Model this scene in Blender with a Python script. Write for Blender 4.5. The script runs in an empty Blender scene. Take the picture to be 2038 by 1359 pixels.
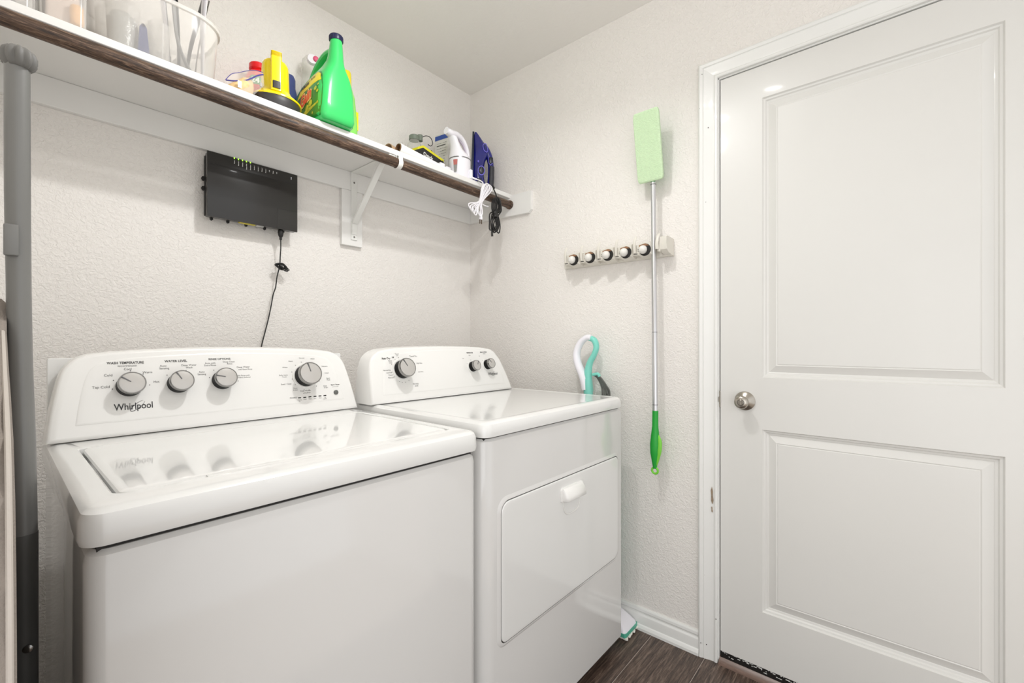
import bpy, bmesh, math, random
from mathutils import Vector, Matrix
random.seed(7)
R = math.radians
PI = math.pi
scene = bpy.context.scene
COL = scene.collection

# ------------------------------------------------------------------ camera
cam_d = bpy.data.cameras.new('camera')
cam = bpy.data.objects.new('camera', cam_d)
COL.objects.link(cam)
cam.location = (-1.68, -1.74048, 1.132992)
cam.rotation_euler = (R(90), 0, -math.atan2(885, 760))
cam_d.sensor_fit = 'HORIZONTAL'
cam_d.sensor_width = 36.0
cam_d.lens = 36.0 * 885.0 / 2038.0
cam_d.shift_y = (683.0 - 679.5) / 2038.0
cam_d.clip_start = 0.02
scene.camera = cam

# ------------------------------------------------------------------ world, lights, exposure
world = bpy.data.worlds.new('world')
scene.world = world
world.use_nodes = True
world.node_tree.nodes['Background'].inputs[0].default_value = (1.0, 1.0, 1.0, 1)
world.node_tree.nodes['Background'].inputs[1].default_value = 1.22


def lamp(name, kind, loc, energy, size, rot=(0, 0, 0), color=(1, 0.975, 0.935), size_y=None):
    d = bpy.data.lights.new(name, kind)
    d.energy = energy
    d.color = color
    if kind == 'AREA':
        d.size = size
        if size_y:
            d.shape = 'RECTANGLE'
            d.size_y = size_y
    else:
        d.shadow_soft_size = size
    o = bpy.data.objects.new(name, d)
    COL.objects.link(o)
    o.location = loc
    o.rotation_euler = rot
    return o


for nm, xy, en in (('bulb_light_left', (-0.90, -1.02), 8.8), ('bulb_light_right', (-0.76, -1.30), 2.2)):
    lamp(nm, 'AREA', (xy[0], xy[1], 2.36), en, 0.075, (R(7), R(15), 0), color=(1, 0.997, 0.992)).data.shape = 'DISK'
lamp('upper_fill', 'POINT', (-1.02, -0.98, 2.27), 3.7, 0.045, color=(1, 0.997, 0.992))  # added point fill for the ceiling and upper walls, not a third bulb
# added area fill lifting the lower right wall and door, no actual source
lamp('low_side_fill', 'AREA', (-2.9, -2.7, 0.95), 12.5, 1.8, (R(86), 0, R(-68)), (1, 1, 1), 1.8)

scene.view_settings.view_transform = 'Standard'
scene.view_settings.look = 'None'
scene.view_settings.exposure = -0.05
scene.view_settings.gamma = 1.0
scene.view_settings.use_curve_mapping = False


# ------------------------------------------------------------------ materials
def lin(c):
    c = c / 255.0
    return c / 12.92 if c <= 0.04045 else ((c + 0.055) / 1.055) ** 2.4


def rgb(r, g, b):
    return (lin(r), lin(g), lin(b), 1.0)


def mat(name, col, rough=0.5, metal=0.0, coat=0.0, bump=None, vary=0.0, vscale=8.0, emit=None, spec=None, stretch=None, subsurf=0):
    """procedural principled material; bump = (scale, strength, distance[, detail])"""
    m = bpy.data.materials.new(name)
    m.use_nodes = True
    nt = m.node_tree
    b = nt.nodes['Principled BSDF']
    b.inputs['Base Color'].default_value = col
    b.inputs['Roughness'].default_value = rough
    b.inputs['Metallic'].default_value = metal
    b.inputs['Coat Weight'].default_value = coat
    b.inputs['Coat Roughness'].default_value = 0.06
    if spec is not None:
        b.inputs['Specular IOR Level'].default_value = spec
    tc = nt.nodes.new('ShaderNodeTexCoord')
    mp = nt.nodes.new('ShaderNodeMapping')
    nt.links.new(tc.outputs['Object'], mp.inputs[0])
    if stretch:
        mp.inputs['Scale'].default_value = stretch
    if vary:
        n = nt.nodes.new('ShaderNodeTexNoise')
        n.inputs['Scale'].default_value = vscale
        n.inputs['Detail'].default_value = 4
        nt.links.new(mp.outputs[0], n.inputs['Vector'])
        cr = nt.nodes.new('ShaderNodeValToRGB')
        e = cr.color_ramp.elements
        e[0].position = 0.3
        e[1].position = 0.7
        e[0].color = tuple(max(0, c * (1 - vary)) for c in col[:3]) + (1,)
        e[1].color = tuple(min(1, c * (1 + vary)) for c in col[:3]) + (1,)
        nt.links.new(n.outputs['Fac'], cr.inputs[0])
        nt.links.new(cr.outputs[0], b.inputs['Base Color'])
    if bump:
        n2 = nt.nodes.new('ShaderNodeTexNoise')
        n2.inputs['Scale'].default_value = bump[0]
        n2.inputs['Detail'].default_value = bump[3] if len(bump) > 3 else 3
        nt.links.new(mp.outputs[0], n2.inputs['Vector'])
        bp = nt.nodes.new('ShaderNodeBump')
        bp.inputs['Strength'].default_value = bump[1]
        bp.inputs['Distance'].default_value = bump[2]
        nt.links.new(n2.outputs['Fac'], bp.inputs['Height'])
        nt.links.new(bp.outputs[0], b.inputs['Normal'])
    if emit:
        b.inputs['Emission Color'].default_value = emit[0]
        b.inputs['Emission Strength'].default_value = emit[1]
    return m


def clear_mat(name, col, opacity=0.35, rough=0.15):
    """thin translucent plastic: transparent mixed with glossy milky plastic"""
    m = bpy.data.materials.new(name)
    m.use_nodes = True
    nt = m.node_tree
    b = nt.nodes['Principled BSDF']
    b.inputs['Base Color'].default_value = col
    b.inputs['Roughness'].default_value = rough
    out = nt.nodes['Material Output']
    tr = nt.nodes.new('ShaderNodeBsdfTransparent')
    tr.inputs[0].default_value = (0.97, 0.97, 0.96, 1)
    mx = nt.nodes.new('ShaderNodeMixShader')
    fr = nt.nodes.new('ShaderNodeLayerWeight')
    fr.inputs[0].default_value = 0.35
    nz = nt.nodes.new('ShaderNodeTexNoise')
    nz.inputs['Scale'].default_value = 9
    ma = nt.nodes.new('ShaderNodeMath')
    ma.operation = 'MULTIPLY_ADD'
    ma.inputs[1].default_value = 0.5
    nt.links.new(fr.outputs['Facing'], ma.inputs[0])
    nz.inputs['Scale'].default_value = 3
    m2 = nt.nodes.new('ShaderNodeMath')
    m2.operation = 'MULTIPLY_ADD'
    m2.inputs[1].default_value = 0.06
    m2.inputs[2].default_value = opacity
    nt.links.new(nz.outputs['Fac'], m2.inputs[0])
    nt.links.new(m2.outputs[0], ma.inputs[2])
    nt.links.new(ma.outputs[0], mx.inputs[0])
    nt.links.new(tr.outputs[0], mx.inputs[1])
    nt.links.new(b.outputs[0], mx.inputs[2])
    nt.links.new(mx.outputs[0], out.inputs[0])
    return m


def wood_mat(name, dark, mid, light, stretch, rough=0.5, scale=9.0, bump=0.4, rnd=False):
    m = bpy.data.materials.new(name)
    m.use_nodes = True
    nt = m.node_tree
    b = nt.nodes['Principled BSDF']
    b.inputs['Roughness'].default_value = rough
    tc = nt.nodes.new('ShaderNodeTexCoord')
    mp = nt.nodes.new('ShaderNodeMapping')
    mp.inputs['Scale'].default_value = stretch
    nt.links.new(tc.outputs['Object'], mp.inputs[0])
    if rnd:
        oi = nt.nodes.new('ShaderNodeObjectInfo')
        mu = nt.nodes.new('ShaderNodeMath')
        mu.operation = 'MULTIPLY'
        mu.inputs[1].default_value = 37.0
        nt.links.new(oi.outputs['Random'], mu.inputs[0])
        nt.links.new(mu.outputs[0], mp.inputs['Location'])
    n = nt.nodes.new('ShaderNodeTexNoise')
    n.inputs['Scale'].default_value = scale
    n.inputs['Detail'].default_value = 8
    n.inputs['Roughness'].default_value = 0.68
    n.inputs['Distortion'].default_value = 0.9
    nt.links.new(mp.outputs[0], n.inputs['Vector'])
    n3 = nt.nodes.new('ShaderNodeTexNoise')
    n3.inputs['Scale'].default_value = scale * 6
    n3.inputs['Detail'].default_value = 4
    nt.links.new(mp.outputs[0], n3.inputs['Vector'])
    ad = nt.nodes.new('ShaderNodeMath')
    ad.operation = 'MULTIPLY_ADD'
    ad.inputs[1].default_value = 0.35
    nt.links.new(n3.outputs['Fac'], ad.inputs[0])
    sb = nt.nodes.new('ShaderNodeMath')
    sb.operation = 'SUBTRACT'
    sb.inputs[1].default_value = 0.175
    nt.links.new(n.outputs['Fac'], sb.inputs[0])
    nt.links.new(sb.outputs[0], ad.inputs[2])
    cr = nt.nodes.new('ShaderNodeValToRGB')
    e = cr.color_ramp.elements
    e[0].position, e[1].position = 0.34, 0.72
    e[0].color, e[1].color = dark, light
    k = cr.color_ramp.elements.new(0.52)
    k.color = mid
    nt.links.new(ad.outputs[0], cr.inputs[0])
    nt.links.new(cr.outputs[0], b.inputs['Base Color'])
    bp = nt.nodes.new('ShaderNodeBump')
    bp.inputs['Strength'].default_value = bump
    bp.inputs['Distance'].default_value = 0.001
    nt.links.new(ad.outputs[0], bp.inputs['Height'])
    nt.links.new(bp.outputs[0], b.inputs['Normal'])
    return m


def wall_mat(name, col, strength, scale=95.0):
    """orange-peel plaster"""
    m = bpy.data.materials.new(name)
    m.use_nodes = True
    nt = m.node_tree
    b = nt.nodes['Principled BSDF']
    b.inputs['Base Color'].default_value = col
    b.inputs['Roughness'].default_value = 0.62
    tc = nt.nodes.new('ShaderNodeTexCoord')
    n = nt.nodes.new('ShaderNodeTexNoise')
    n.inputs['Scale'].default_value = scale
    n.inputs['Detail'].default_value = 3
    n.inputs['Distortion'].default_value = 1.2
    nt.links.new(tc.outputs['Object'], n.inputs['Vector'])
    cr = nt.nodes.new('ShaderNodeValToRGB')
    cr.color_ramp.elements[0].position = 0.38
    cr.color_ramp.elements[1].position = 0.66
    nt.links.new(n.outputs['Fac'], cr.inputs[0])
    bp = nt.nodes.new('ShaderNodeBump')
    bp.inputs['Strength'].default_value = strength
    bp.inputs['Distance'].default_value = 0.0016
    nt.links.new(cr.outputs[0], bp.inputs['Height'])
    nt.links.new(bp.outputs[0], b.inputs['Normal'])
    return m


M = {}
M['wall'] = wall_mat('wall_paint', rgb(238, 234, 229), 0.68)
M['ceiling'] = wall_mat('ceiling_paint', rgb(240, 237, 232), 0.25, 70)
M['trim'] = mat('trim_paint', rgb(235, 235, 232), 0.28, coat=0.15, vary=0.012, vscale=5)
M['door'] = mat('door_paint', rgb(223, 222, 218), 0.32, coat=0.12, bump=(60, 0.05, 0.001), vary=0.008, vscale=3)
M['shelf'] = mat('shelf_paint', rgb(236, 235, 232), 0.4, vary=0.01, vscale=6, bump=(40, 0.06, 0.001))
M['enamel'] = mat('white_enamel', rgb(230, 230, 228), 0.16, coat=0.5, vary=0.004, vscale=2)
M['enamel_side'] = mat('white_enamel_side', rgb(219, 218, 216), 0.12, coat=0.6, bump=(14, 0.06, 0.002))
M['lid'] = mat('glossy_lid', rgb(236, 236, 234), 0.06, coat=0.6, vary=0.004, vscale=2)
M['console'] = mat('console_plastic', rgb(236, 235, 232), 0.22, coat=0.2, vary=0.004, vscale=3)
M['dark_gap'] = mat('dark_gap', rgb(40, 38, 36), 0.7, vary=0.1)
M['print'] = mat('grey_print', rgb(70, 68, 66), 0.5)
M['logo'] = mat('logo_print', rgb(52, 52, 54), 0.35)
M['black'] = mat('black_plastic', rgb(30, 29, 28), 0.35, vary=0.08)
M['skirt'] = mat('knob_skirt', rgb(10, 10, 10), 0.5, spec=0.2)
M['silver'] = mat('silver_knob_face', rgb(196, 193, 189), 0.3, metal=0.3, vary=0.01, vscale=40)
M['chrome'] = mat('chrome_rim', rgb(150, 149, 147), 0.16, metal=1.0)
M['nickel'] = mat('satin_nickel', rgb(176, 170, 160), 0.27, metal=1.0, vary=0.05, vscale=60)
M['metal_white'] = mat('white_bracket_metal', rgb(235, 235, 231), 0.35)
M['rod'] = wood_mat('rod_wood', rgb(30, 21, 15), rgb(80, 58, 43), rgb(150, 124, 102), (1.0, 12.0, 12.0), 0.5, 16, 0.6)
M['floor'] = wood_mat('floor_wood', rgb(46, 37, 32), rgb(86, 70, 61), rgb(140, 121, 108), (1.0, 14.0, 14.0), 0.36, 8, 0.6, rnd=True)
M['sill'] = mat('sill_wood', rgb(104, 80, 68), 0.3, vary=0.2, vscale=30, stretch=(8, 1, 1))
M['modem'] = mat('modem_plastic', rgb(36, 34, 32), 0.3, vary=0.05, coat=0.2)
M['modem_dark'] = mat('modem_side_plastic', rgb(26, 25, 24), 0.45)
M['yellow_port'] = mat('yellow_port', rgb(222, 205, 70), 0.5)
M['led'] = mat('green_led', rgb(150, 230, 60), 0.4, emit=(rgb(170, 245, 70), 1.5))
M['white_print'] = mat('white_print', rgb(215, 215, 212), 0.5)
M['blue_dark'] = mat('navy_button', rgb(22, 36, 60), 0.4)
M['cable'] = mat('black_cable', rgb(22, 21, 20), 0.4)
M['grey_cable'] = mat('grey_cable', rgb(96, 98, 94), 0.45)
M['white_cable'] = mat('white_cable', rgb(238, 236, 240), 0.35)
M['prong'] = mat('brass_prong', rgb(120, 105, 90), 0.3, metal=1.0)
M['green'] = mat('detergent_green', rgb(54, 205, 104), 0.24, coat=0.35, vary=0.03, vscale=6)
M['green_dark'] = mat('label_green', rgb(30, 140, 58), 0.3, vary=0.25, vscale=22)
M['navy'] = mat('navy_cap', rgb(26, 30, 68), 0.3, vary=0.05)
M['label_yellow'] = mat('label_yellow', rgb(250, 236, 20), 0.35)
M['label_red'] = mat('label_red', rgb(236, 88, 44), 0.35)
M['label_cream'] = mat('label_cream', rgb(255, 232, 170), 0.35)
M['label_lime'] = mat('label_lime', rgb(190, 205, 60), 0.35, vary=0.3, vscale=60)
M['label_black'] = mat('label_black', rgb(20, 24, 18), 0.4)
M['yellow'] = mat('yellow_plastic', rgb(255, 228, 12), 0.26, coat=0.3, vary=0.02)
M['yellow_dim'] = mat('yellow_bottle', rgb(240, 222, 40), 0.35)
M['charcoal'] = mat('charcoal_rubber', rgb(56, 54, 55), 0.45, vary=0.05)
M['red'] = mat('red_plastic', rgb(232, 16, 24), 0.28, coat=0.3, vary=0.02)
M['sticker_green'] = mat('sticker_green', rgb(36, 150, 90), 0.4)
M['sticker_white'] = mat('sticker_white', rgb(235, 245, 238), 0.4)
M['navy_light'] = mat('blue_plastic', rgb(62, 74, 132), 0.35, vary=0.08)
M['pink'] = mat('pink_cap', rgb(222, 92, 128), 0.4)
M['milky'] = clear_mat('milky_clear_plastic', rgb(243, 240, 236), 0.27, 0.16)
M['clear'] = clear_mat('clear_plastic', rgb(226, 226, 220), 0.12, 0.1)
M['rim_clear'] = clear_mat('rim_plastic', rgb(244, 241, 237), 0.42, 0.15)
M['film'] = clear_mat('plastic_film', rgb(236, 228, 218), 0.20, 0.12)
M['pasta'] = mat('tan_contents', rgb(232, 196, 140), 0.6, vary=0.22, vscale=38, bump=(60, 0.6, 0.004))
M['orange'] = mat('peach_contents', rgb(240, 190, 130), 0.6, vary=0.1, vscale=20)
M['peach'] = mat('pale_contents', rgb(226, 208, 196), 0.7, vary=0.06, vscale=12)
M['zipper'] = mat('violet_zipper', rgb(72, 66, 150), 0.4)
M['paper'] = mat('white_paper', rgb(244, 243, 240), 0.6, vary=0.01)
M['cardboard'] = mat('cardboard', rgb(182, 152, 122), 0.8, vary=0.12, vscale=40)
M['card_dark'] = mat('cardboard_inside', rgb(112, 82, 54), 0.85, vary=0.15, vscale=40)
M['carton'] = mat('grey_carton', rgb(212, 210, 204), 0.55, vary=0.02)
M['carton_blue'] = mat('carton_blue', rgb(36, 74, 158), 0.45)
M['white_plastic'] = mat('white_plastic', rgb(240, 238, 244), 0.22, coat=0.25, vary=0.005)
M['lilac'] = mat('lilac_grip', rgb(214, 202, 218), 0.4)
M['grey_band'] = mat('grey_band', rgb(140, 140, 142), 0.25, metal=0.7)
M['window_grey'] = mat('tank_window', rgb(150, 148, 146), 0.25, vary=0.12, vscale=40)
M['window_red'] = mat('tank_red', rgb(190, 110, 106), 0.3)
M['iron_navy'] = mat('iron_navy', rgb(24, 28, 118), 0.16, coat=0.6, vary=0.2, vscale=12)
M['iron_black'] = mat('iron_black', rgb(30, 34, 48), 0.3, vary=0.1)
M['iron_violet'] = mat('iron_violet', rgb(120, 112, 220), 0.25)
M['sole'] = mat('sole_plate', rgb(60, 66, 82), 0.25, metal=0.7)
M['handle_grey'] = mat('handle_grey', rgb(52, 52, 58), 0.5)
M['mop_pad'] = mat('mop_pad', rgb(206, 230, 192), 0.95, bump=(260, 1.0, 0.003, 2), vary=0.04, vscale=120)
M['mop_edge'] = mat('mop_edge', rgb(176, 222, 158), 0.9)
M['pole'] = mat('aluminium_pole', rgb(208, 208, 210), 0.32, metal=0.85, vary=0.02)
M['pole_ring'] = mat('pole_ring', rgb(120, 120, 122), 0.3, metal=0.8)
M['mop_green'] = mat('mop_green', rgb(26, 160, 52), 0.4)
M['mop_lime'] = mat('mop_lime', rgb(122, 208, 66), 0.45)
M['rack'] = mat('rack_plastic', rgb(222, 218, 208), 0.4, vary=0.01)
M['ball'] = mat('grip_ball', rgb(226, 224, 218), 0.3)
M['grip_black'] = mat('grip_rubber', rgb(24, 22, 20), 0.6)
M['grip_brown'] = mat('grip_brown', rgb(146, 108, 78), 0.6)
M['mint'] = mat('mint_plastic', rgb(128, 212, 196), 0.35, vary=0.03)
M['mint_dark'] = mat('mint_base', rgb(84, 178, 152), 0.4)
M['bristle'] = mat('fluffy_pad', rgb(238, 236, 226), 0.9, bump=(300, 0.8, 0.003))
M['fabric'] = mat('linen_cover', rgb(146, 137, 129), 0.95, bump=(420, 0.7, 0.0015), vary=0.06, vscale=14)
M['fabric_edge'] = mat('cover_piping', rgb(196, 188, 180), 0.9, bump=(300, 0.5, 0.001))
M['tube_grey'] = mat('grey_tube_paint', rgb(126, 126, 124), 0.4, metal=0.2, vary=0.03)
M['tube_dark'] = mat('dark_tube_plastic', rgb(92, 92, 90), 0.45, vary=0.05)
M['rubber_grey'] = mat('rubber_foot', rgb(112, 111, 108), 0.6, vary=0.08)
M['foil'] = mat('crinkled_film', rgb(206, 208, 206), 0.22, metal=0.35, bump=(70, 0.9, 0.006))
M['utensil_grey'] = mat('utensil_grey', rgb(128, 130, 130), 0.35, vary=0.05)
M['utensil_dark'] = mat('utensil_dark', rgb(58, 60, 60), 0.4)
M['spot'] = mat('nail_hole', rgb(80, 74, 68), 0.9)
M['wear'] = mat('bare_wood_chip', rgb(150, 132, 112), 0.9, vary=0.25, vscale=90)
M['white_flat'] = mat('white_fixture', rgb(240, 240, 238), 0.5)


# ------------------------------------------------------------------ mesh helpers
def V(*a):
    return Vector(a)


def bm_box(bm, lo, hi, bevel=0.0, seg=2):
    r = bmesh.ops.create_cube(bm, size=1.0)
    vs = r['verts']
    c = [(lo[i] + hi[i]) / 2 for i in range(3)]
    s = [abs(hi[i] - lo[i]) for i in range(3)]
    for v in vs:
        v.co = Vector([c[i] + v.co[i] * s[i] for i in range(3)])
    if bevel > 0:
        es = list({e for v in vs for e in v.link_edges})
        b = min(bevel, min(s) * 0.49)
        bmesh.ops.bevel(bm, geom=es, offset=b, segments=seg, profile=0.5, affect='EDGES')


def loft(bm, rings, close=True, cap0=True, cap1=True):
    vr = [[bm.verts.new(p) for p in r] for r in rings]
    n = len(rings[0])
    for a, b in zip(vr[:-1], vr[1:]):
        for i in range(n if close else n - 1):
            j = (i + 1) % n
            try:
                bm.faces.new((a[i], a[j], b[j], b[i]))
            except ValueError:
                pass
    for on, r, flip in ((cap0, vr[0], True), (cap1, vr[-1], False)):
        if not on:
            continue
        if n >= 12 and close:
            c = sum((v.co for v in r), Vector()) / n
            r2 = [bm.verts.new(v.co.lerp(c, 0.03)) for v in r]
            for i in range(n):
                j = (i + 1) % n
                bm.faces.new((r[j], r[i], r2[i], r2[j]) if flip else (r[i], r[j], r2[j], r2[i]))
            r = r2
        bm.faces.new(list(reversed(r)) if flip else r)
    return vr


def rrect(x0, x1, y0, y1, r, n=5):
    """counter-clockwise rounded rectangle; r may be one radius or four (bl, br, tr, tl)"""
    rr = r if isinstance(r, (tuple, list)) else (r,) * 4
    m = min(x1 - x0, y1 - y0) * 0.499
    rr = [max(1e-5, min(q, m)) for q in rr]
    pts = []
    cs = [(x0, y0, 1, 1, 180), (x1, y0, -1, 1, 270), (x1, y1, -1, -1, 0), (x0, y1, 1, -1, 90)]
    for (cx, cy, sx, sy, a0), q in zip(cs, rr):
        for i in range(n + 1):
            a = R(a0 + 90 * i / n)
            pts.append((cx + sx * q + q * math.cos(a), cy + sy * q + q * math.sin(a)))
    return pts


def basis(axis):
    a = Vector(axis).normalized()
    t = Vector((0, 0, 1)) if abs(a.z) < 0.9 else Vector((1, 0, 0))
    u = a.cross(t).normalized()
    w = a.cross(u).normalized()
    return a, u, w


def lathe(bm, prof, origin, axis=(0, 0, 1), n=24, cap0=True, cap1=True, squash=(1, 1)):
    """prof: list of (distance along axis, radius)"""
    a, u, w = basis(axis)
    o = Vector(origin)
    rings = []
    for h, r in prof:
        rings.append([o + a * h + u * (r * squash[0] * math.cos(2 * PI * i / n)) + w * (r * squash[1] * math.sin(2 * PI * i / n)) for i in range(n)])
    loft(bm, rings, True, cap0, cap1)


def catmull(pts, k=6, closed=False):
    P = [Vector(p) for p in pts]
    out = []
    n = len(P)
    rng = range(n) if closed else range(n - 1)
    for i in rng:
        if closed:
            p0, p1, p2, p3 = P[(i - 1) % n], P[i], P[(i + 1) % n], P[(i + 2) % n]
        else:
            p0, p1, p2, p3 = P[max(0, i - 1)], P[i], P[i + 1], P[min(n - 1, i + 2)]
        for j in range(k):
            t = j / k
            out.append(0.5 * ((2 * p1) + (-p0 + p2) * t + (2 * p0 - 5 * p1 + 4 * p2 - p3) * t * t + (-p0 + 3 * p1 - 3 * p2 + p3) * t ** 3))
    if not closed:
        out.append(P[-1].copy())
    return out


def tube(bm, pts, r, n=8, closed=False, smooth=6, sq=(1, 1), up=None):
    """r: radius or list of radii per control point"""
    C = catmull(pts, smooth, closed) if smooth else [Vector(p) for p in pts]
    m = len(C)
    if isinstance(r, (list, tuple)):
        q = len(r)
        rad = []
        for i in range(m):
            f = i / max(1, (m if closed else m - 1)) * (q if closed else q - 1)
            a = int(f) % q
            b = (a + 1) % q if closed else min(q - 1, a + 1)
            rad.append(r[a] + (r[b] - r[a]) * (f - int(f)))
    else:
        rad = [r] * m
    rings = []
    t0 = (C[1] - C[0]).normalized()
    u = Vector(up) if up else basis(t0)[1]
    for i in range(m):
        a = C[(i - 1) % m] if (closed or i > 0) else C[0]
        b = C[(i + 1) % m] if (closed or i < m - 1) else C[-1]
        t = (b - a)
        if t.length < 1e-9:
            t = t0
        t.normalize()
        u = (u - t * u.dot(t))
        if u.length < 1e-6:
            u = basis(t)[1]
        u.normalize()
        w = t.cross(u)
        rings.append([C[i] + u * (rad[i] * sq[0] * math.cos(2 * PI * k / n)) + w * (rad[i] * sq[1] * math.sin(2 * PI * k / n)) for k in range(n)])
    if closed:
        rings.append(rings[0])
        vr = loft(bm, rings[:-1], True, False, False)
        a, b = vr[-1], vr[0]
        best = min(range(n), key=lambda s: (a[0].co - b[s].co).length)
        for k in range(n):
            bm.faces.new((a[k], a[(k + 1) % n], b[(k + 1 + best) % n], b[(k + best) % n]))
    else:
        loft(bm, rings, True, True, True)


def sphere(bm, c, r, seg=16, scale=(1, 1, 1)):
    mt = Matrix.Translation(Vector(c)) @ Matrix.Diagonal((r * scale[0], r * scale[1], r * scale[2], 1))
    bmesh.ops.create_uvsphere(bm, u_segments=seg, v_segments=max(6, seg // 2), radius=1.0, matrix=mt)


def prism(bm, pts2, mapper, h0, h1):
    """extrude polygon pts2 between heights h0,h1 with mapper(u,v,h)->Vector"""
    loft(bm, [[mapper(u, v, h0) for u, v in pts2], [mapper(u, v, h1) for u, v in pts2]])


def NB():
    return bmesh.new()


ROOTLOC = {}


def finish(name, bm, m, parent=None, origin=None, sharp=32, smooth=True, recalc=True):
    """link the bmesh (built in world coordinates) as ONE mesh object"""
    if recalc:
        bmesh.ops.recalc_face_normals(bm, faces=bm.faces)
    if parent is not None:
        base = ROOTLOC[parent.name]
        org = base
    else:
        org = Vector(origin) if origin is not None else Vector((0, 0, 0))
    for v in bm.verts:
        v.co -= org
    me = bpy.data.meshes.new(name)
    bm.to_mesh(me)
    bm.free()
    ms = m if isinstance(m, (list, tuple)) else [m]
    for q in ms:
        me.materials.append(q)
    if smooth:
        for p in me.polygons:
            p.use_smooth = True
        me.set_sharp_from_angle(angle=R(sharp))
    o = bpy.data.objects.new(name, me)
    COL.objects.link(o)
    if parent is not None:
        o.parent = parent
    else:
        o.location = org
    ROOTLOC[o.name] = org.copy()
    if name in ('lettering', 'small_print', 'label_print', 'label_splash', 'hinge_pin', 'seam_line', 'strap_eyelet', 'back_shell', 'fluffy_pad', 'carry_strap', 'power_cord', 'logo', 'brand_name', 'brand_outline', 'sticker_number'):
        o['kind'] = 'stuff'      # too small to pick apart singly in the photograph
    return o


def thing(name, label, cat, loc, group=None):
    o = bpy.data.objects.new(name, None)
    COL.objects.link(o)
    o.location = loc
    o.empty_display_size = 0.05
    o['label'] = label
    o['category'] = cat
    if group:
        o['group'] = group
    ROOTLOC[o.name] = Vector(loc)
    return o


def tag(o, label, cat, group=None):
    o['label'] = label
    o['category'] = cat
    if group:
        o['group'] = group
    return o


def struct(name, bm, m, parent=None, origin=None, **k):
    o = finish(name, bm, m, parent, origin, **k)
    if parent is None:
        o['kind'] = 'structure'
    return o


def plabel(o, t):
    o['label'] = t
    return o


def text_into(bm, body, size, width, place, align='CENTER', bold=0.0):
    """flat lettering; place(u, v) -> world point. width None keeps the natural width"""
    cu = bpy.data.curves.new('t', 'FONT')
    cu.body = body
    cu.size = 1.0
    cu.resolution_u = 3
    cu.offset = bold
    cu.align_x = 'LEFT'
    ob = bpy.data.objects.new('t', cu)
    me = bpy.data.meshes.new_from_object(ob)
    xs = [v.co.x for v in me.vertices] or [0]
    ys = [v.co.y for v in me.vertices] or [0]
    x0, x1 = min(xs), max(xs)
    sx = (width / (x1 - x0)) if (width and x1 > x0) else size
    w = (x1 - x0) * sx
    off = {'CENTER': -w / 2, 'LEFT': 0, 'RIGHT': -w}[align]
    vs = [bm.verts.new(place((v.co.x - x0) * sx + off, v.co.y * size)) for v in me.vertices]
    for p in me.polygons:
        try:
            bm.faces.new([vs[i] for i in p.vertices])
        except ValueError:
            pass
    bpy.data.objects.remove(ob)
    bpy.data.meshes.remove(me)
    bpy.data.curves.remove(cu)


# ------------------------------------------------------------------ setting
ZC = 2.4747
DY0, DY1, DZ0, DZ1 = -1.273, -2.089, 0.042, 2.0665      # door slab

b = NB()
bm_box(b, (-1.86, 0.0, -0.05), (0.12, 0.12, ZC + 0.05))
struct('wall_back', b, M['wall'], origin=(0, 0, 0))

b = NB()
bm_box(b, (0.0, -1.262, -0.05), (0.12, 0.0, ZC + 0.05))
bm_box(b, (0.0, -2.100, 2.078), (0.12, -1.262, ZC + 0.05))
bm_box(b, (0.0, -3.3, -0.05), (0.12, -2.100, ZC + 0.05))
struct('wall_right', b, M['wall'], origin=(0, 0, 0))

b = NB()
bm_box(b, (-1.86, -1.25, -0.05), (-1.74, 0.0, ZC + 0.05))
struct('wall_left', b, M['wall'], origin=(-1.86, 0, 0))

b = NB()
bm_box(b, (-3.2, -3.3, ZC), (0.12, 0.12, ZC + 0.06))
struct('ceiling', b, M['ceiling'], origin=(0, 0, ZC))

# floor: subfloor carrying separate planks that run along X
b = NB()
bm_box(b, (-3.2, -3.3, -0.06), (0.12, 0.12, -0.0015))
floor = struct('floor', b, mat('joint_glare', rgb(196, 184, 174), 0.7, vary=0.1), origin=(0, 0, 0))  # pale colour between planks paints in the glare along their bevels
seams = [-0.046, -0.242, -0.438, -0.634, -0.830, -1.027, -1.2235, -1.42, -1.616, -1.812, -2.01]
for i in range(len(seams) - 1):
    y1, y0 = seams[i], seams[i + 1]
    off = [0.35, 0.9, 0.1, 0.65, 0.45, 0.2, 0.62, 0.98][i % 8]
    xs = [-1.74] + [x for x in (-1.74 + off, -1.74 + off + 1.2) if x < -0.15] + [0.0]
    for x0, x1 in zip(xs[:-1], xs[1:]):
        q = NB()
        bm_box(q, (x0 + 0.0007, y0 + 0.0011, -0.006), (x1 - 0.0007, y1 - 0.0011, 0.0), 0.0005, 1)
        finish('plank', q, M['floor'], floor)

# baseboards: extruded moulding profile (depth from wall, height)
BP = [(0, 0), (0.021, 0), (0.021, 0.010), (0.017, 0.019), (0.0125, 0.022), (0.0125, 0.050), (0.0115, 0.055),
      (0.0075, 0.061), (0.0072, 0.066), (0.0095, 0.070), (0.0085, 0.079), (0.005, 0.0845), (0, 0.0845)]
b = NB()
loft(b, [[V(-d, y, z) for d, z in BP] for y in (0.0, -1.2035)])
struct('baseboard_right', b, M['trim'], origin=(0, 0, 0), sharp=20)
b = NB()
loft(b, [[V(x, -d, z) for d, z in BP] for x in (-1.74, -0.0)])
struct('baseboard_back', b, M['trim'], origin=(0, 0, 0), sharp=20)

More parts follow.
